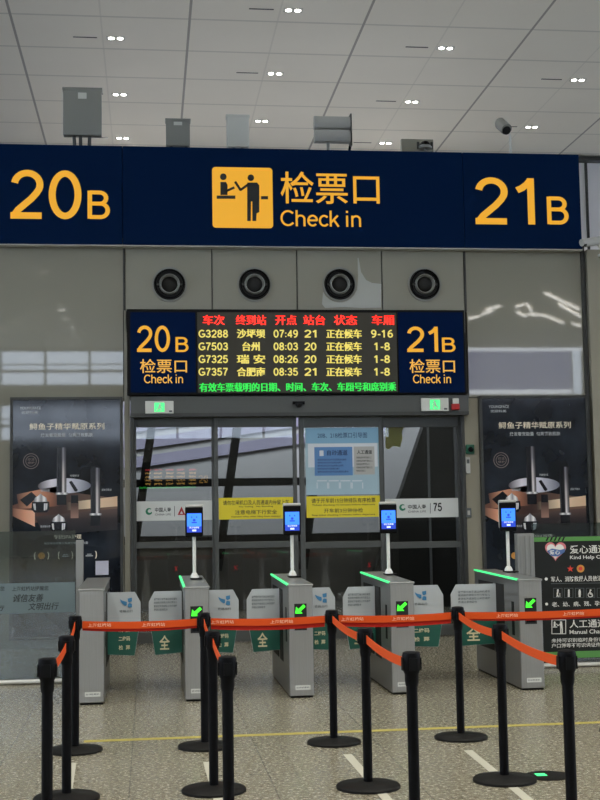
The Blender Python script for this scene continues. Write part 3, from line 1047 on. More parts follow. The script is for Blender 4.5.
t = plate_thing('guide_poster', 'sky blue guide poster on the right sliding leaf, above the yellow notice', 'poster', (305.6, 427.5, 379.6, 494.5), GF, 'poster_pale')
obj('header_band', MB().rect(RC(305.8, 428, 379.4, 443, Y), Y - .001, Y), 'poster_sky', t)
obj('white_field', MB().rect(RC(308, 443.5, 377.5, 467, Y), Y - .001, Y), 'poster_white', t)
letters('lettering', text_px('20B、21B检票口引导图', (317.5, 432.5, 367, 438), Y - .002, .009), 'poster_ink', t)
Y2 = Y - .003
cd = obj('blue_card', MB().rect(RC(314.5, 447, 352.5, 475.5, Y2), Y2 - .001, Y2), 'poster_card', t)
letters('lettering', text_px('自动通道', (327, 450, 347.5, 455.5), Y2 - .003, .02), 'poster_ink', cd)
obj('pointer_icon', MB().rect(RC(319.5, 450.5, 323.5, 456, Y2 - .002), Y2 - .003, Y2 - .001), 'poster_white', cd)
mb = MB()
for k, w in enumerate((29, 24, 26, 22, 31)):
    text_px('请持有效身份证件刷证检票进站乘车', (317.5, 458.7 + k * 3, 317.5 + w, 460.7 + k * 3), Y2 - .003, .01, mb=mb)
letters('lettering', mb, 'poster_ink', cd)
cd = obj('grey_card', MB().rect(RC(354, 446.5, 374.5, 474.5, Y2), Y2 - .001, Y2), 'poster_grey', t)
letters('lettering', text_px('人工通道', (357, 450, 372, 454), Y2 - .003, .02), 'ink', cd)
mb = MB()
for k, w in enumerate((15, 16, 13, 16, 9)):
    text_px('持其他证件旅客请走人工', (356.5, 456.5 + k * 3.3, 356.5 + w, 458.5 + k * 3.3), Y2 - .003, .01, mb=mb)
letters('lettering', mb, 'ink', cd)
for k in range(4):
    x = 317 + 11.7 * k
    g = MB().rect(RC(x, 480.3, x + 10, 481.3, Y2), Y2 - .001, Y2)
    g.rect(RC(x - .3, 482.5, x + .5, 488.5, Y2), Y2 - .001, Y2).rect(RC(x + 10.2, 482.5, x + 11, 488.5, Y2), Y2 - .001, Y2)
    obj('gate_diagram', g, 'poster_white', t)
# yellow shape added behind the glass, standing in for a reflection in it
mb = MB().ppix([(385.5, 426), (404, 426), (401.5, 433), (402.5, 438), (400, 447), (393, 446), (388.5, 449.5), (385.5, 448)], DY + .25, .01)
tag(obj('reflection_sheet', mb, 'pale_yellow'), 'pale yellow reflection shaped as a sheet behind the upper left corner of the right door leaf', 'sheet')

# ================================================================== advertising light boxes
def ad(px, lab):
    x0, y0, x1, y1 = px
    AY = WY - .1
    a = at(x0, 470, AY).x
    e = at(x1, 470, AY).x
    zt = at((x0 + x1) / 2, y0, AY).z
    zb_ = .12
    t = thing('advert_lightbox', lab, 'advertisement', ((a + e) / 2, AY, zb_), 'tall dark cosmetics adverts beside the doors')
    fw = .035
    mb = MB().box(a, a + fw, AY, WY - .004, zb_, zt).box(e - fw, e, AY, WY - .004, zb_, zt).box(a + fw, e - fw, AY, WY - .004, zt - fw, zt).box(a + fw, e - fw, AY, WY - .004, zb_, zb_ + fw)
    obj('frame', mb, 'dark_trim', t)
    FY = AY + .02
    pic = obj('picture', MB().box(a + fw, e - fw, FY, FY + .03, zb_ + fw, zt - fw), 'ad_ground', t)
    W = (e - a)
    # artwork: u across 0..1, v downwards from the top in the same unit as u
    def UV(u, v):
        return a + u * W, zt - v * W

    def poly(name, pts, m, k=1):
        obj(name, MB().prism([UV(*p) for p in pts], FY - .002 * k, FY - .002 * (k - 1)), m, pic)

    def txt(name, s, u0, v0, u1, v1, m, bold=.01, k=3):
        x0_, z1_ = UV(u0, v0)
        x1_, z0_ = UV(u1, v1)
        letters(name, text_mb(s, x0_, x1_, z0_, z1_, FY - .002 * k, bold), m, pic)
    txt('brand_lettering', 'YOUNGFACE', .085, .085, .27, .11, 'ad_ink_grey')
    txt('brand_lettering', '优研科美', .10, .125, .245, .15, 'ad_ink_grey')
    txt('headline', '鲟鱼子精华赋原系列', .17, .235, .835, .295, 'gold_ink', .009)
    txt('subline', '焕发奢宠能量  匀亮紧致肌肤', .27, .325, .735, .36, 'ad_ink_grey')
    # seal
    cx, cz = UV(.185, .575)
    obj('seal', MB().ring(cx, cz, W * .064, W * .07, FY - .003, FY, 30).ring(cx, cz, W * .044, W * .049, FY - .003, FY, 30), 'seal_ink', pic)
    txt('seal_lettering', '焕活', .155, .548, .215, .572, 'seal_ink', .009)
    txt('seal_lettering', '修护', .155, .578, .215, .602, 'seal_ink', .009)
    # plinths
    poly('plinth_print', [(.02, .97), (.35, .85), (.55, .86), (.95, .92), (.95, 1.02), (.55, 1.07), (.2, 1.13), (.02, 1.0)], 'copper_dark')
    poly('plinth_print', [(.06, .87), (.42, .80), (.44, .98), (.08, 1.0)], 'copper', 2)
    poly('plinth_print', [(.0, .99), (.22, 1.02), (.22, 1.16), (.0, 1.05)], 'copper_left', 2)
    poly('plinth_print', [(.50, .95), (.95, .9), (.95, .99), (.50, 1.02)], 'ad_sand', 2)
    n = 26
    poly('disc_print', [(.48 + .235 * cos(2 * pi * i / n), .80 + .068 * sin(2 * pi * i / n)) for i in range(n)], 'ad_disc', 2)
    poly('reflection_print', [(.22, 1.07), (.95, 1.01), (.95, 1.2), (.3, 1.24)], 'ad_mirror', 2)
    # tall bottles
    for u, v0, v1 in ((.455, .455, .86), (.755, .64, 1.05)):
        w = .043
        poly('bottle_print', [(u - w, v0 + .012), (u - w + .01, v0), (u + w - .01, v0), (u + w, v0 + .012), (u + w, v1), (u - w, v1)], 'bottle', 3)
        poly('bottle_foot_print', [(u - w - .012, v1), (u + w + .012, v1), (u + w + .012, v1 + .018), (u - w - .012, v1 + .018)], 'ad_silver', 3)
        poly('bottle_reflection_print', [(u - w, v1 + .02), (u + w, v1 + .02), (u + w, v1 + .11), (u - w, v1 + .11)], 'ad_dark', 3)
    # jars
    for u, v, s in ((.27, .95, 1.), (.43, 1.13, .95)):
        poly('jar_print', [(u - .075 * s, v - .01 * s), (u + .075 * s, v - .01 * s), (u + .08 * s, v + .055 * s), (u + .055 * s, v + .085 * s), (u - .055 * s, v + .085 * s), (u - .08 * s, v + .055 * s)], 'ad_dark', 4)
        poly('jar_lid_print', [(u - .062 * s, v - .01 * s), (u - .05 * s, v - .045 * s), (u - .014 * s, v - .07 * s), (u, v - .085 * s), (u + .014 * s, v - .07 * s), (u + .05 * s, v - .045 * s), (u + .062 * s, v - .01 * s)], 'ad_silver', 5)
        poly('jar_glint_print', [(u - .066 * s, v + .005), (u - .046 * s, v + .005), (u - .04 * s, v + .065 * s), (u - .056 * s, v + .06 * s)], 'ad_silver', 5)
        poly('jar_glint_print', [(u + .03 * s, v + .005), (u + .064 * s, v + .005), (u + .056 * s, v + .06 * s), (u + .026 * s, v + .07 * s)], 'ad_silver', 5)
    # dropper flask and its leaning pipette
    poly('flask_print', [(.545, .93), (.555, .9), (.585, .9), (.595, .93), (.605, .95), (.605, 1.09), (.535, 1.09), (.535, .95)], 'ad_flask', 4)
    poly('flask_neck_print', [(.54, .885), (.6, .885), (.602, .955), (.538, .955)], 'ad_dark', 5)
    poly('pipette_print', [(.52, .765), (.545, .755), (.6, .84), (.585, .855), (.57, .85)], 'ad_dark', 5)
    poly('box_print', [(.09, .92), (.19, .85), (.24, .90), (.15, .98)], 'ad_dark', 4)
    txt('caption', '传明酸精华液', .53, .70, .61, .72, 'ad_ink_grey', .009)
    txt('caption', '逆龄紧致水', .81, .83, .90, .85, 'ad_ink_grey', .009)
    txt('caption', '赋活面霜', .27, .83, .35, .85, 'ad_ink_grey', .009)
    txt('caption', '眼部精华霜', .27, 1.15, .36, 1.17, 'ad_ink_grey', .009)
    txt('tagline', '专研SPA护理', .385, 1.235, .63, 1.275, 'gold_ink', .009)
    txt('tagline', '始于东方草本的高端定制美肌方案', .30, 1.30, .69, 1.322, 'ad_ink_grey')
    for k, (u, m) in enumerate(((.28, 'badge_gold'), (.49, 'ad_ink_grey'), (.70, 'ad_ink_grey'))):
        cx, cz = UV(u, 1.42)
        mb = MB()
        for s in (1, -1):
            pp = [(cx + s * W * (.055 + .012 * cos(radians(b))) , cz + W * .035 * sin(radians(b))) for b in range(-80, 81, 20)]
            pp += [(cx + s * W * (.048 + .010 * cos(radians(b))), cz + W * .033 * sin(radians(b))) for b in range(80, -81, -20)]
            mb.prism(pp, FY - .003, FY)
        obj('laurel_print', mb, 'gold_ink', pic)
        if k == 0:
            obj('medal_print', MB().disc(cx, cz, W * .03, FY - .004, FY), 'badge_gold', pic)
        else:
            obj('medal_print', MB().box(cx - W * .032, cx + W * .032, FY - .004, FY, cz - W * .012, cz - W * .004).box(cx - W * .02, cx + W * .02, FY - .004, FY, cz + W * .003, cz + W * .009), 'ad_ink_grey', pic)
    x0_, z1_ = UV(.755, 1.475)
    x1_, z0_ = UV(.87, 1.60)
    obj('blank_square_print', MB().box(x0_, x1_, FY - .003, FY, z0_, z1_), 'ad_qr', pic)


ad((9.8, 397, 122.8, 640), 'tall dark cosmetics advert left of the doors, behind the glass barrier')
ad((481.5, 395.5, 590.5, 640), 'tall dark cosmetics advert right of the doors, behind the charcoal channel board')

# ================================================================== fittings on the roof above the sign
RY = WY + .7
RZ = ztop - .06


def roof_cabinet(px, lab, m, Y, legs, sticker=True, tilt=0):
    q = RC(*px, Y)
    cx = (q[0] + q[1]) / 2
    t = thing('roof_cabinet', lab, 'cabinet', (cx, Y, RZ), None)
    obj('cabinet_body', MB().rect(q, Y, Y + .14), m, t, bevel=.012)
    h = q[3] - q[2]
    obj('top_lip', MB().box(q[0] - .01, q[1] + .01, Y - .012, Y + .15, q[3] - .02, q[3] + .012), m, t)
    if sticker:
        obj('sticker', MB().box(cx - .06, cx + .06, Y - .004, Y, q[3] - h * .22, q[3] - h * .09), 'white_plate', t)
    for l in legs:
        obj('bracket_leg', MB().tube((cx + l, Y + .07, q[2] + .02), (cx + l * .8, Y + .09, RZ), .025), 'dark_trim', t)


roof_cabinet((63, 88.5, 101.5, 135), 'large dark grey flat cabinet on a bracket above the 20B sign, leftmost on the roof', 'grey_box', RY, (-.12, -.03, .1))
roof_cabinet((166, 119.5, 190, 145.5), 'small mid-grey flat cabinet on the roof edge, right of the large grey cabinet', 'grey_box', RY, (-.1, .12))
roof_cabinet((227, 115.5, 249, 147), 'whitish flat cabinet on the roof edge above the pictogram', 'white_plate', RY, (-.06, .06))
# twin louvred floodlight
q = RC(314.5, 115, 350, 142, RY)
cx = (q[0] + q[1]) / 2
t = thing('floodlight', 'silver twin-drum louvred floodlight on the roof above the Check in lettering', 'floodlight', (cx, RY, RZ))
hh = (q[3] - q[2]) / 2
for k in range(2):
    z0 = q[2] + k * hh
    mb = MB()
    prof = [(RY - .02, .03), (RY - .05, .25), (RY - .055, .55), (RY - .03, .85), (RY + .06, .97), (RY + .12, .6), (RY + .12, .05)]
    n = len(prof)
    vs = [(q[0], y, z0 + v * hh) for y, v in prof] + [(q[1], y, z0 + v * hh) for y, v in prof]
    fs = [tuple(range(n)), tuple(range(2 * n - 1, n - 1, -1))] + [(i, (i + 1) % n, n + (i + 1) % n, n + i) for i in range(n)]
    obj('lamp_drum', mb.add(vs, fs), 'pale_box', t, smooth=True)
obj('end_plate', MB().box(q[1], q[1] + .02, RY - .06, RY + .13, q[2] - .06, q[3] + .01), 'dark_trim', t)
obj('post', MB().tube((cx - .06, RY + .04, q[2] + .02), (cx - .06, RY + .04, RZ), .022), 'silver', t)
obj('cable', MB().tube((q[1] + .005, RY + .05, q[2] - .04), (q[1] - .06, RY + .07, RZ), .02), 'black', t)
# camera with backing panel
q = RC(401.5, 139, 433.5, 156, RY)
t = thing('panel_antenna', 'beige-grey upright panel at the roof edge behind the small dome camera', 'antenna', ((q[0] + q[1]) / 2, RY, RZ))
obj('panel', MB().box(q[0], q[1], RY, RY + .08, RZ, q[3]), 'panel_matt', t, bevel=.006)
c = at(425, 147, RY - .18)
t = thing('dome_camera', 'small silver dome camera in front of the upright beige panel', 'camera', (c.x, RY - .18, RZ))
obj('stand', MB().tube((c.x, RY - .18, RZ), (c.x, RY - .18, c.z), .02), 'silver', t)
obj('collar', MB().lathe(c.x, RY - .18, [(.05, c.z - .04), (.1, c.z - .03), (.1, c.z + .0), (.08, c.z + .02)], 20), 'silver', t, smooth=True)
obj('dome', MB().lathe(c.x, RY - .18, [(.08, c.z + .02), (.07, c.z + .055), (.045, c.z + .08), (.01, c.z + .09)], 20), 'black', t, smooth=True)
obj('side_lug', MB().tube((c.x - .1, RY - .18, c.z - .03), (c.x - .1, RY - .18, c.z + .07), .02).tube((c.x + .1, RY - .18, c.z - .03), (c.x + .1, RY - .18, c.z + .07), .02), 'dark_trim', t)


def bullet_camera(name, lab, tail, head, r, mount, Y0):
    t = thing(name, lab, 'camera', mount[0])
    tail, head = Vector(tail), Vector(head)
    d = (head - tail).normalized()
    obj('camera_body', MB().tube(tail, head, r, n=16), 'grey_box' if name == 'pole_camera' else 'pale_box', t, smooth=True)
    obj('sunshade', MB().tube(tail + Vector((0, 0, r * .35)), head + d * .06 + Vector((0, 0, r * .35)), r * 1.02, n=16), 'grey_box' if name == 'pole_camera' else 'pale_box', t, smooth=True)
    obj('lens', MB().tube(head, head + d * .05, r * .85, n=16), 'void', t, smooth=True)
    mb = MB()
    for a, c in zip(mount[:-1], mount[1:]):
        mb.tube(a, c, .018)
    obj('mount', mb, 'rail', t)
    return t


h0 = at(505.5, 129.5, RY - .2)
t0 = at(500, 124.5, RY)
pb = at(511, 150, RY - .05)
bullet_camera('pole_camera', 'bullet security camera on a thin white pole above the 21B sign', t0, h0, .075,
              [(pb.x, RY - .05, RZ), (pb.x - .01, RY - .05, at(511, 134, RY - .05).z), ((t0 + h0) / 2 - Vector((0, 0, .05)))], RY)
h1 = at(585, 243.5, WY - .42)
t1 = at(607, 240, WY - .3)
w1 = Vector((t1.x - .05, WY - .1, t1.z - .18))
bullet_camera('wall_camera', 'white bullet security camera at the right edge of the picture, below the sign end', t1, h1, .05, [w1, w1 + Vector((0, -.2, 0)), (t1 + h1 * 1) / 2], WY)

# ================================================================== ticket gates
GZ = 1.045     # top at the front; the lid climbs a little to the back
GZB = 1.07
GY0, GY1 = 11.82, 13.45
gate_px = [(79.5, 103.5, 704), (185.3, 209, 701.5), (289, 313.3, 698), (392, 414, 694), (519, 544.5, 691)]
gname = ['leftmost ticket gate, without arrow display, beside the left glass barrier', 'second ticket gate from the left, carrying the first face scanner',
         'middle ticket gate of five, under the Check in lettering', 'fourth ticket gate from the left, beside the wide lane', 'rightmost ticket gate, in front of the charcoal channel board']
GX = []
for k, (a, c, yb) in enumerate(gate_px):
    xa, xc = atz(a, yb).x * 1, atz(c, yb).x
    # widths are alike; the front plane is common
    cx = (at(a, 645, GY0).x + at(c, 645, GY0).x) / 2
    GX.append(cx)
GW = .115
FLY = 12.62


def flap(gate, gx, side, width, kind):
    """paddle leaving the gate on side (+1 right, -1 left)"""
    xi = gx + side * (GW - .03)
    xo = gx + side * (GW + width)
    z0, z1, zm = .345, .962, .68
    cf = .055
    def P(pts):
        return [(p[0], p[1]) for p in pts]
    s = side
    y0, y1 = FLY - .008, FLY + .008
    f = obj('flap', MB().prism(P([(xi, z0 + .02), (xo - s * .06, z0), (xo - s * .01, zm - .04), (xo, zm), (xo, z1 - .10), (xo - s * cf, z1), (xi, z1)]), y0, y1), 'flap_white', gate)
    obj('green_field', MB().prism(P([(xi, z0 + .022), (xo - s * .062, z0 + .002), (xo - s * .012, zm - .04), (xo - s * .006, zm - .01), (xi, zm - .01)]), y0 - .002, y0), 'flap_green', f)
    ty = y0 - .004
    a, c = sorted((gx + side * (GW + .02), xo))
    w = c - a
    if kind == 'bird':
        lx = a + w * .36
        mb = MB()
        mb.prism([(lx - .005, .895), (lx + .02, .88), (lx + .062, .868), (lx + .062, .835), (lx + .045, .83), (lx + .018, .85), (lx + .002, .872)], ty, ty + .002)
        mb.prism([(lx + .07, .90), (lx + .112, .908), (lx + .112, .872), (lx + .085, .862), (lx + .072, .872)], ty, ty + .002)
        mb.prism([(lx + .072, .845), (lx + .085, .855), (lx + .112, .848), (lx + .112, .812), (lx + .07, .815)], ty, ty + .002)
        obj('bird_logo', mb, 'logo_blue', f)
        letters('lettering', text_mb('铁路出行', lx - .01, lx + .12, .765, .79, ty, .01), 'ink_grey', f)
        mb = MB()
        for k, s_ in enumerate(('刷  脸', '二维码', '检  票')):
            text_mb(s_, a + w * .30, a + w * .66, .575 - k * .085, .62 - k * .085, ty, .02, mb=mb)
        letters('lettering', mb, 'cream', f)
    else:
        mb = MB()
        for k in range(4):
            text_mb(('温馨提示旅客通过闸机请勿', '尾随推挤携带大件行李及儿', '童请走宽通道防止夹伤请按', '序通过谢谢配合')[k], a + w * .16, a + w * (.9 if k < 3 else .6), .875 - k * .034, .898 - k * .034, ty, .009, mb=mb)
        letters('lettering', mb, 'ink_grey', f)
        letters('lettering', text_mb('注意安', a + w * .32, a + w * .72, .60, .635, ty, .009), 'cream', f)
        letters('lettering', text_mb('全', a + w * .33, a + w * .66, .395, .535, ty, .02), 'cream', f)


for k, gx in enumerate(GX):
    g = thing('ticket_gate', gname[k], 'ticket gate', (gx, GY0, 0), 'ticket gates across the hall')
    # body with a front nose plate, plinth
    obj('plinth', MB().box(gx - GW + .012, gx + GW - .012, GY0 + .004, GY1 - .012, 0, .018), 'black_matt', g)

    def wedge(x0, x1, ya, yb, za0, za1, zb0, zb1):
        return MB().add([(x0, ya, za0), (x1, ya, za0), (x1, yb, zb0), (x0, yb, zb0), (x0, ya, za1), (x1, ya, za1), (x1, yb, zb1), (x0, yb, zb1)],
                        [(0, 3, 2, 1), (4, 5, 6, 7), (0, 1, 5, 4), (1, 2, 6, 5), (2, 3, 7, 6), (3, 0, 4, 7)])
    obj('body', wedge(gx - GW, gx + GW, GY0, GY1, .018, GZ - .02, .018, GZB - .02), 'steel_side', g, bevel=.006)
    obj('front_plate', MB().box(gx - GW + .006, gx + GW - .006, GY0 - .008, GY0, .022, GZ - .012), 'steel', g, bevel=.003)
    obj('lid', wedge(gx - GW - .006, gx + GW + .006, GY0 - .012, GY1 + .006, GZ - .02, GZ, GZB - .02, GZB), 'steel_top', g, bevel=.005)
    q0 = gx - GW + .03
    lb = obj('rating_plate', MB().box(gx - .06, gx + .08, GY0 - .0105, GY0 - .008, .075, .115), 'white_plate', g)
    letters('lettering', text_mb('自动检票机', gx - .05, gx + .07, .088, .104, GY0 - .0115, .01), 'ink_grey', lb)
    for sd in (-1, 1):
        xs = gx + sd * GW
        for (ya, yb_) in ((12.32, 12.60), (12.72, 13.28)):
            obj('side_recess', MB().box(xs - .004, xs + .004, ya, yb_, .28, .97), 'void', g)
        obj('sensor_window', MB().box(xs - .003, xs + .003, 11.98, 12.06, .5, .82), 'black', g)
    if k > 0:
        obj('light_strip', wedge(gx - GW - .010, gx - GW + .010, GY0 + .02, GY1 - .01, GZ - .012, GZ + .003, GZB - .012, GZB + .003), 'green_led', g)
        dp = obj('arrow_display', MB().box(gx - .06, gx + .055, GY0 - .0115, GY0 - .008, .62, .865), 'void', g)
        ax0, ax1, az0, az1 = gx - .052, gx + .048, .775, .858
        L = ax1 - ax0
        mb = MB()
        y = GY0 - .0135
        # arrow pointing to lower left
        ac, zc = ax0, az0
        mb.prism([(ac, zc), (ac + .07, zc), (ac + .05, zc + .02), (ac + .098, zc + .062), (ac + .078, zc + .083), (ac + .03, zc + .041), (ac + .008, zc + .062)], y, y + .002)
        obj('green_arrow', mb, 'green_arrow', dp)
        obj('scan_window', MB().box(gx - .045, gx + .04, GY0 - .0125, GY0 - .0115, .635, .71), 'black', dp)
    # display on the far end of the gate
    bk = obj('rear_display', MB().box(gx - .055, gx + .055, GY1, GY1 + .006, .78, .9), 'void', g)
    if k > 0:
        mb = MB()
        for s in (1, -1):
            mb.prism([(gx - .03, .84 - s * .035), (gx - .015, .84 - s * .04), (gx + .03, .84 + s * .035), (gx + .015, .84 + s * .04)], GY1 + .006, GY1 + .008)
        obj('red_cross', mb, 'red_x', bk)
    # paddles
    if k < 4:
        flap(g, gx, 1, ((GX[k + 1] - gx) - 2 * GW) / 2 - .04, 'bird')
    if k > 0:
        flap(g, gx, -1, ((gx - GX[k - 1]) - 2 * GW) / 2 - .04, 'text')

# board across the hall, seen only as a reflection in the left door leaf
FB = -13.
t = thing('departure_board', 'far LED departure board across the hall, mirrored in the left door leaf', 'display board', (.9, FB, 2.6))
obj('housing', MB().box(-.6, 2.4, FB - .12, FB, 2.6, 3.7), 'black_matt', t)
for k in range(2):
    obj('support', MB().tube((-.4 + 2.6 * k, FB - .06, 0), (-.4 + 2.6 * k, FB - .06, 2.62), .04), 'dark_trim', t)
mb, mr, mg = MB(), MB(), MB()
for k in range(5):
    for r_ in range(5):
        x0 = 1.75 - k * .42
        w_ = (.26, .3, .28, .3, .2)[k]
        (mr if r_ == 4 else mb).box(x0 - w_, x0, FB, FB + .01, 2.86 + r_ * .13, 2.92 + r_ * .13)
obj('led_row', mb, 'led_far', t)
obj('led_heading', mr, 'led_far_red', t)
obj('led_notice', mg.box(-.35, 1.75, FB, FB + .01, 2.72, 2.78), 'led_far_green', t)
obj('gate_number', text_mb('20', 1.85, 2.2, 2.9, 3.2, FB + .01, .135), 'led_far', t)

# face scanners on the gates
scan_px = [(194.5, 579.5, 'face scanner with blue screen on the second gate, leftmost of the four scanners'), (292.5, 577, 'face scanner with blue screen on the middle gate'),
           (388.8, 575.5, 'face scanner with blue screen on the fourth gate, below the white 75 banner'), (508.7, 573, 'face scanner with blue screen on the rightmost gate, before the right advert')]
for k, (px, py, lab) in enumerate(scan_px):
    y = 12.85
    x = at(px, py, y).x
    x = max(GX[k + 1] - GW + .02, min(GX[k + 1] + GW - .02, x))
    GT = GZ + (GZB - GZ) * (y + .07 - GY0) / (GY1 - GY0) + .002
    t = thing('face_scanner', lab, 'face scanner', (x, y, GT), 'face scanners on the ticket gates')
    zt, zb_ = 1.785, 1.485
    obj('base', MB().box(x - .045, x + .075, y - .12, y + .07, GT, GT + .012), 'black', t, bevel=.004)
    obj('foot', MB().lathe(x, y, [(.042, GT + .012), (.042, GT + .025), (.024, GT + .06)], 20), 'rail', t, smooth=True)
    obj('pole', MB().tube((x, y, GT + .02), (x, y, zb_ + .05), .0175, n=16), 'rail', t, smooth=True)
    cs = obj('casing', MB().box(x - .09, x + .09, y - .05, y - .012, zb_, zt), 'black', t, bevel=.012)
    obj('back_shell', MB().box(x - .088, x + .092, y - .012, y + .025, zb_ + .03, zt + .025), 'pale_box', t, bevel=.014)
    obj('top_cap', MB().box(x - .09, x + .09, y - .05, y - .005, zt - .004, zt + .024), 'pale_box', t, bevel=.01)
    s = obj('screen', MB().box(x - .074, x + .074, y - .053, y - .05, zb_ + .045, zt - .062), 'screen_deep', t)
    obj('viewfinder', MB().box(x - .072, x + .072, y - .0545, y - .053, zb_ + .105, zt - .066), 'screen_blue', s)
    mb = MB().disc(x, zb_ + .168, .014, y - .056, y - .0545, 16).box(x - .026, x + .026, y - .056, y - .0545, zb_ + .138, zb_ + .150)
    mb.box(x - .03, x - .02, y - .056, y - .0545, zb_ + .19, zb_ + .205).box(x + .02, x + .03, y - .056, y - .0545, zb_ + .19, zb_ + .205)
    obj('face_icon', mb, 'screen_deep', s)
    letters('lettering', text_mb('请正视屏幕', x - .05, x + .05, zb_ + .085, zb_ + .103, y - .0555, .009), 'screen_white', s)
    obj('prompt_icon', MB().box(x - .02, x + .02, y - .0545, y - .053, zb_ + .056, zb_ + .074), 'screen_white', s)

# ================================================================== glass barriers either side
BYP = 13.4
gl0, gl1 = -3.0, at(75.5, 600, BYP).x
t = thing('glass_barrier', 'tinted glass barrier with a grey slogan band at the left edge', 'barrier', ((gl0 + gl1) / 2, BYP, 0))
zg1 = at(40, 531, BYP).z
obj('glass_pane', MB().box(gl0, gl1, BYP - .006, BYP + .006, .06, zg1), 'glass_fence', t)
obj('bottom_rail', MB().tube((gl0, BYP, .03), (gl1 + .03, BYP, .03), .022), 'rail', t, smooth=True)
q = RC(76, 540, 83.5, 600, BYP)
obj('post', MB().box(q[0], q[1], BYP - .035, BYP + .035, 0, q[3]), 'silver', t, bevel=.006)
q = RC(-60, 583.5, 75, 613.5, BYP - .008)
bn = obj('slogan_band', MB().box(gl0, q[1], BYP - .010, BYP - .007, q[2], q[3]), 'glass_band', t)
ly = BYP - .012
letters('lettering', text_px('上海虹桥站提醒您', (12, 586.2, 48.5, 590.8), ly, .01), 'ink', bn)
letters('lettering', text_px('诚信友善', (13, 594, 43.5, 602), ly, .009, .25), 'ink', bn)
letters('lettering', text_px('文明出行', (28, 602.5, 59, 610), ly, .009, .25), 'ink', bn)
letters('lettering', text_px('提醒您', (-9, 586.5, 4.5, 591), ly, .01), 'ink', bn)
letters('lettering', text_px('行', (-3, 605.5, 4.5, 611), ly, .02, .25), 'ink', bn)

rx0 = at(534, 600, BYP).x
rx1 = 6.2
t = thing('glass_barrier', 'clear glass barrier with a thick ribbed grey post behind the rightmost gate', 'barrier', ((rx0 + rx1) / 2, BYP, 0))
zg1 = at(570, 523, BYP).z
obj('glass_pane', MB().box(rx0, rx1, BYP - .006, BYP + .006, .06, zg1), 'glass_fence', t)
obj('bottom_rail', MB().tube((rx0 - .05, BYP, .03), (rx1, BYP, .03), .022), 'rail', t, smooth=True)
q = RC(516.5, 533.5, 533.5, 600, BYP)
mb = MB().box(q[0], q[1], BYP - .05, BYP + .05, 0, q[3])
for k in range(3):
    x = q[0] + (q[1] - q[0]) * (.2 + .3 * k)
    mb.box(x - .012, x + .012, BYP - .06, BYP - .05, .05, q[3] - .02)
obj('post', mb, 'silver', t, bevel=.004)
# charcoal channel board hung on it
CY = BYP - .045
bx0 = at(533.8, 600, CY).x
bx1 = bx0 + 1.25
zt = at(567, 536.5, CY).z
zb_ = at(567, 658.5, CY).z
t = thing('channel_board', 'charcoal information board with green edges for the kind help and manual channels', 'information board', ((bx0 + bx1) / 2, CY, zb_))
obj('panel', MB().box(bx0, bx1, CY, CY + .03, zb_, zt), 'board_black', t, bevel=.003)
zg = at(567, 541.2, CY).z
zg2 = at(567, 651.5, CY).z
obj('green_edge', MB().box(bx0 + .004, bx1 - .004, CY - .002, CY, zg, zt - .004), 'board_green', t)
obj('green_edge', MB().box(bx0 + .004, bx1 - .004, CY - .002, CY, zb_ + .004, zg2), 'board_green', t)
mb = MB()
for k in range(5):
    x = 545.5 + k * 4
    mb.ppix([(x, 541), (x + 1.7, 541), (x + 3.7, 536.8), (x + 2, 536.8)], CY - .002, .002)
obj('hatching', mb, 'board_black', t)
ly = CY - .004


def heart(px, py, s, n=32):
    out = []
    for i in range(n):
        a = 2 * pi * i / n
        out.append((px + s * 16 * sin(a) ** 3 / 16, py - s * (13 * cos(a) - 5 * cos(2 * a) - 2 * cos(3 * a) - cos(4 * a)) / 16))
    return out


hp = obj('heart_emblem', MB().ppix(heart(555.5, 550, 10.5), ly + .003, .002), 'heart_pink', t)
obj('white_heart', MB().ppix(heart(555.3, 550.6, 8.6), ly + .001, .002), 'white_ink', hp)
obj('blue_hand', MB().ppix([(547, 551), (552, 548.5), (560, 550), (565.5, 548.5), (564.5, 552), (558, 556.5), (551, 556)], ly - .001, .002), 'heart_blue', hp)
letters('lettering', text_px('爱心', (549.5, 550.2, 560, 554.6), ly - .004, .02), 'white_ink', hp)


def btext(name, s, x0, y0, y1, bold, m, wpc):
    """line of lettering starting at photo x0; wpc: photo width per character"""
    letters(name, text_px(s, (x0, y0, x0 + wpc * len(s), y1), ly, bold), m, t)


btext('lettering', '爱心通道', 570, 545, 553.3, .008, 'white_ink', 9.2)
btext('lettering', 'Kind Help Channel', 570, 555.2, 559.8, .008, 'white_ink', 2.7)
st = [(570.3 + (3.4 if i % 2 == 0 else 1.4) * sin(i * pi / 5), 568.8 - (3.4 if i % 2 == 0 else 1.4) * cos(i * pi / 5)) for i in range(10)]
obj('red_star', MB().ppix(st, ly + .002, .003), 'star_red', t)
bg_ = obj('gold_badge', pxdisc(MB(), 580.5, 568.6, 3.8, ly + .002, .003), 'badge_gold', t)
obj('badge_core', pxdisc(MB(), 580.5, 568.6, 2, ly - .001, .002), 'star_red', bg_)
mb = pxdisc(MB(), 546.2, 579, 1.5, ly + .002, .003)
pxdisc(mb, 546.6, 604, 1.4, ly + .002, .003)
obj('bullet_dot', mb, 'white_ink', t)
btext('lettering', '军人、消防救援人员依法优先', 551, 576, 581.4, .009, 'white_ink', 4.6)
obj('rule', MB().ppix([(551, 583.4), (612, 582.6), (612, 583.1), (551, 583.9)], ly + .002, .003), 'ink_grey', t)
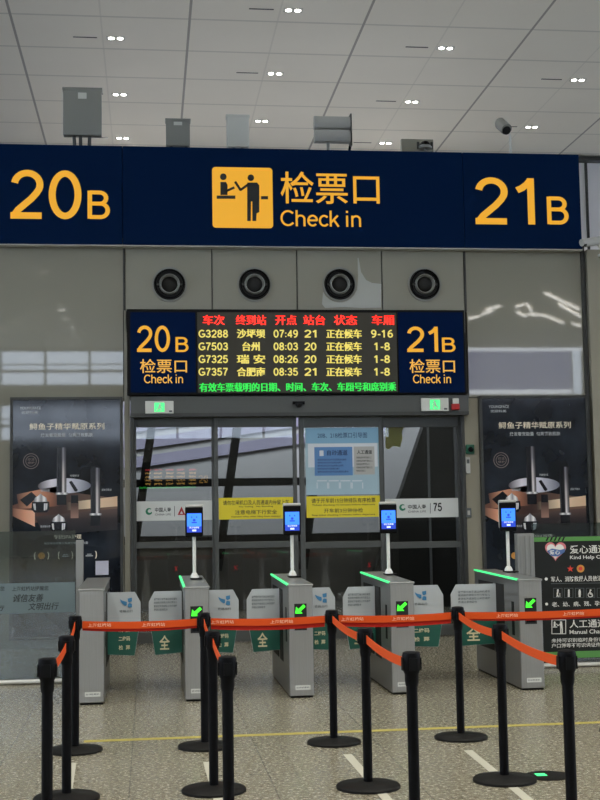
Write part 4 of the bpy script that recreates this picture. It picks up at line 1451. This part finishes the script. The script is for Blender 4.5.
for k in range(6):
    x = 553.3 + k * 10.9
    ic = MB().ppix([(x, 588), (x + 9, 588), (x + 9, 588.5), (x, 588.5)], ly + .002, .003).ppix([(x, 597.3), (x + 9, 597.3), (x + 9, 597.8), (x, 597.8)], ly + .002, .003)
    ic.ppix([(x, 588), (x + .5, 588), (x + .5, 597.8), (x, 597.8)], ly + .002, .003).ppix([(x + 8.5, 588), (x + 9, 588), (x + 9, 597.8), (x + 8.5, 597.8)], ly + .002, .003)
    ib = obj('icon_frame', ic, 'ink_grey', t)
    mb = MB()
    cx = x + 4.5
    pxdisc(mb, cx, 590.2, .9, ly + .001, .003, 10)
    if k == 0:
        limb(mb, [(cx, 591.3), (cx - .6, 594)], 1.4, ly + .001)
        limb(mb, [(cx - .6, 594), (cx - 1, 596.8)], .8, ly + .001)
        limb(mb, [(cx - .6, 594), (cx + .6, 596.8)], .8, ly + .001)
        limb(mb, [(cx + 2, 593), (cx + 2, 596.8)], .5, ly + .001)
    elif k == 3:
        limb(mb, [(cx - .6, 591.3), (cx - .4, 594), (cx + 1.6, 594.2), (cx + 2, 596.4)], 1, ly + .001)
        c_ = at(cx - .3, 594.8, ly)
        mb.ring(c_.x, c_.z, .02, .027, ly - .003, ly + .001, 14)
    else:
        w = (1.4, 1.4, 1.9, 1, 1.7, 1.4)[k]
        limb(mb, [(cx, 591.4), (cx, 594.4)], w * 1.2, ly + .001)
        limb(mb, [(cx - .5, 594.2), (cx - .5, 596.8)], .8, ly + .001)
        limb(mb, [(cx + .5, 594.2), (cx + .5, 596.8)], .8, ly + .001)
    obj('icon_figure', mb, 'white_ink', ib)
btext('lettering', '老、幼、病、残、孕', 552, 601.4, 606.4, .009, 'white_ink', 5.3)
fr = MB()
for p in ([(551.5, 619.5), (566, 619.5), (566, 620.2), (551.5, 620.2)], [(551.5, 633.4), (566, 633.4), (566, 634.1), (551.5, 634.1)],
          [(551.5, 619.5), (552.2, 619.5), (552.2, 634.1), (551.5, 634.1)], [(565.3, 619.5), (566, 619.5), (566, 634.1), (565.3, 634.1)]):
    fr.ppix(p, ly + .002, .003)
ib = obj('icon_frame', fr, 'white_ink', t)
mb = MB()
pxdisc(mb, 561, 622.3, 1, ly + .001, .003, 10)
limb(mb, [(561, 623.6), (561.4, 628)], 2.4, ly + .001)
limb(mb, [(560.7, 628), (560.7, 633)], 1, ly + .001)
limb(mb, [(562.2, 628), (562.2, 633)], 1, ly + .001)
limb(mb, [(560, 624.5), (557.6, 625.6), (556.6, 623.8)], .8, ly + .001)
pxdisc(mb, 554.6, 622.3, .9, ly + .001, .003, 10)
limb(mb, [(554.6, 623.4), (554.6, 626)], 1.8, ly + .001)
limb(mb, [(552.8, 627), (557, 627)], .8, ly + .001)
obj('icon_figure', mb, 'white_ink', ib)
btext('lettering', '人工通道', 569.5, 619.4, 627.6, .008, 'white_ink', 9.2)
btext('lettering', 'Manual Channel', 569.5, 629.4, 633.6, .008, 'white_ink', 2.9)
btext('lettering', '未持可识别临时身份证、', 551.5, 637.8, 642, .008, 'white_ink', 4.9)
btext('lettering', '户口簿等不可识读证件', 551.5, 643, 647.4, .008, 'white_ink', 4.9)

# ================================================================== queue posts and belts
PH = .98
posts = {}
cname = ['first column from the left', 'second column from the left', 'third column from the left', 'fourth column from the left']
rname = ['back row', 'middle row', 'front row']


def make_post(x, y, lab):
    t = thing('queue_post', lab, 'queue post', (x, y, 0), 'black queue posts with orange belts')
    obj('base', MB().lathe(x, y, [(.2, 0), (.2, .014), (.192, .022), (.07, .034), (.05, .04)], 40), 'black_base', t, smooth=True)
    obj('pole', MB().lathe(x, y, [(.029, .036), (.029, PH - .17)], 24), 'black', t, smooth=True)
    hd_ = obj('belt_head', MB().lathe(x, y, [(.032, PH - .175), (.036, PH - .15), (.036, PH - .115), (.043, PH - .10), (.047, PH - .045), (.048, PH - .02), (.044, PH - .004), (.03, PH)], 24), 'black', t, smooth=True)
    mb = MB()
    for a in (0, 1, 2, 3):
        dx, dy = cos(a * pi / 2), sin(a * pi / 2)
        mb.box(x + dx * .046 - .016 * abs(dy) - .004, x + dx * .046 + .016 * abs(dy) + .004, y + dy * .046 - .016 * abs(dx) - .004, y + dy * .046 + .016 * abs(dx) + .004, PH - .095, PH - .03)
    obj('belt_slot', mb, 'black_matt', hd_)
    return t


spots = {0: ((-.544, 9.54), (-.505, 7.95), (-.525, 6.72)), 1: ((.40, 9.5), (.39, 8.0), (.394, 6.56)),
         2: ((1.355, 9.47), (1.343, 7.92), (1.345, 6.52)), 3: ((2.321, 9.473), (2.22, 7.945), (2.129, 6.377))}
for i in range(4):
    for j in range(3):
        x, y = spots[i][j]
        posts[(i, j)] = (make_post(x, y, 'black belt queue post, %s of its column, %s' % (rname[j].replace(' row', ''), cname[i])), x, y)
posts[(4, 0)] = (make_post(3.62, 9.5, 'black belt queue post at the right edge, only its round base showing'), 3.62, 9.5)


def belt(pa, pb, z, sag, label, m='belt', drop=0, off=0, words=()):
    ta, xa, ya = pa
    tb, xb, yb = pb
    d = Vector((xb - xa, yb - ya, 0)).normalized() * .052
    A, B = Vector((xa, ya, 0)) + d, Vector((xb, yb, 0)) - d
    nrm = Vector((-d.y, d.x, 0)).normalized() * off
    pts = []
    for i in range(13):
        u = i / 12
        p = A.lerp(B, u) + nrm
        p.z = z - sag * 4 * u * (1 - u) - drop
        pts.append(p)
    o = tag(obj('queue_belt', MB().ribbon(pts, .052), m), label, 'belt', 'belts strung between the queue posts')
    for u0 in words:
        v, f = glyphs('上海虹桥站', .01)
        xs = [p[0] for p in v]
        ys = [p[1] for p in v]
        L, hgt = .17, .026
        D = (B - A).normalized()
        nn = Vector((D.y, -D.x, 0)).normalized()
        if nn.y > 0 or (abs(nn.y) < .2 and nn.x > 0):
            nn = -nn
        run = D if D.x > 0 and abs(D.x) > .2 else (D if nn.x < 0 and D.y < 0 else -D)
        ctr = A.lerp(B, u0)
        ctr.z = z - sag * 4 * u0 * (1 - u0) - drop
        mb = MB()
        sx_ = L / (max(xs) - min(xs))
        sy_ = hgt / (max(ys) - min(ys))
        mx_, my_ = (max(xs) + min(xs)) / 2, (max(ys) + min(ys)) / 2
        vv = []
        for p in v:
            w = ctr + run * ((p[0] - mx_) * sx_) + nn * .003 + nrm
            vv.append((w.x, w.y, w.z + (p[1] - my_) * sy_))
        mb.add(vv, f)
        letters('lettering', mb, 'belt_ink', o)
    return o


BZ = PH - .068
wd = [(.15, .62), (.1, .62), (.12, .57), (.28, .72)]
span = ['between first and second columns', 'between second and third columns', 'between third and fourth columns', 'from fourth column to the right edge']
for i in range(4):
    belt(posts[(i, 0)], posts[(i + 1, 0)], BZ, .012, 'orange printed belt across the back row, ' + span[i], words=wd[i])
    belt(posts[(i, 0)], posts[(i + 1, 0)], BZ - (.018, .03, .03, .012)[i], .016, 'lower red belt just behind the orange one, ' + span[i], 'belt_red', off=.012)
for i in range(4):
    belt(posts[(i, 0)], posts[(i, 1)], BZ, .022, 'orange side belt from back to middle post, ' + cname[i], words=(.45,) if i == 3 else ())
    belt(posts[(i, 1)], posts[(i, 2)], BZ, .022, 'orange side belt from middle to front post, ' + cname[i], words=(.3, .6) if i == 3 else ())

# ================================================================== marks on the floor
def strip(name, p, q, w, m, label, cat, group=None, seg=None):
    p, q = Vector(p), Vector(q)
    d = (q - p).normalized()
    n = Vector((-d.y, d.x, 0)) * w / 2
    mb = MB()
    vs = [p - n, q - n, q + n, p + n]
    mb.add([(v.x, v.y, 0) for v in vs] + [(v.x, v.y, .002) for v in vs], [(0, 1, 2, 3), (4, 5, 6, 7), (0, 1, 5, 4), (1, 2, 6, 5), (2, 3, 7, 6), (3, 0, 4, 7)])
    return tag(obj(name, mb, m), label, cat, group)


ya = (atz(80, 740).y + atz(600, 724).y) / 2
strip('floor_tape', (-.5, ya, 0), (8, ya, 0), .08, 'tape_yellow', 'long thin yellow waiting line taped across the floor behind the posts', 'floor line')
for (p, q, lab) in (((72, 763), (64, 812), 'white floor tape strip beside the left queue post column'),
                    ((207.5, 762), (222, 812), 'white floor tape strip between the second column queue posts'),
                    ((347.5, 754.5), (398, 812), 'white floor tape strip crossing the base of the third column middle post'),
                    ((468, 750.5), (543, 812), 'white floor tape strip crossing the base of the fourth column middle post')):
    a, c = atz(*p), atz(*q)
    strip('floor_tape', a, c, .06, 'tape_white', lab, 'floor line', 'white lane strips on the floor')
c = atz(548, 776)
t = thing('floor_light', 'round dark floor plate with a small green glowing mark, right of the posts', 'floor light', c)
obj('plate', MB().lathe(c.x, c.y, [(.15, 0), (.15, .004), (.13, .006)], 36), 'black_base', t, smooth=True)
obj('glow_mark', MB().box(c.x - .075, c.x - .01, c.y - .02, c.y + .05, .0062, .009), 'green_led', t)
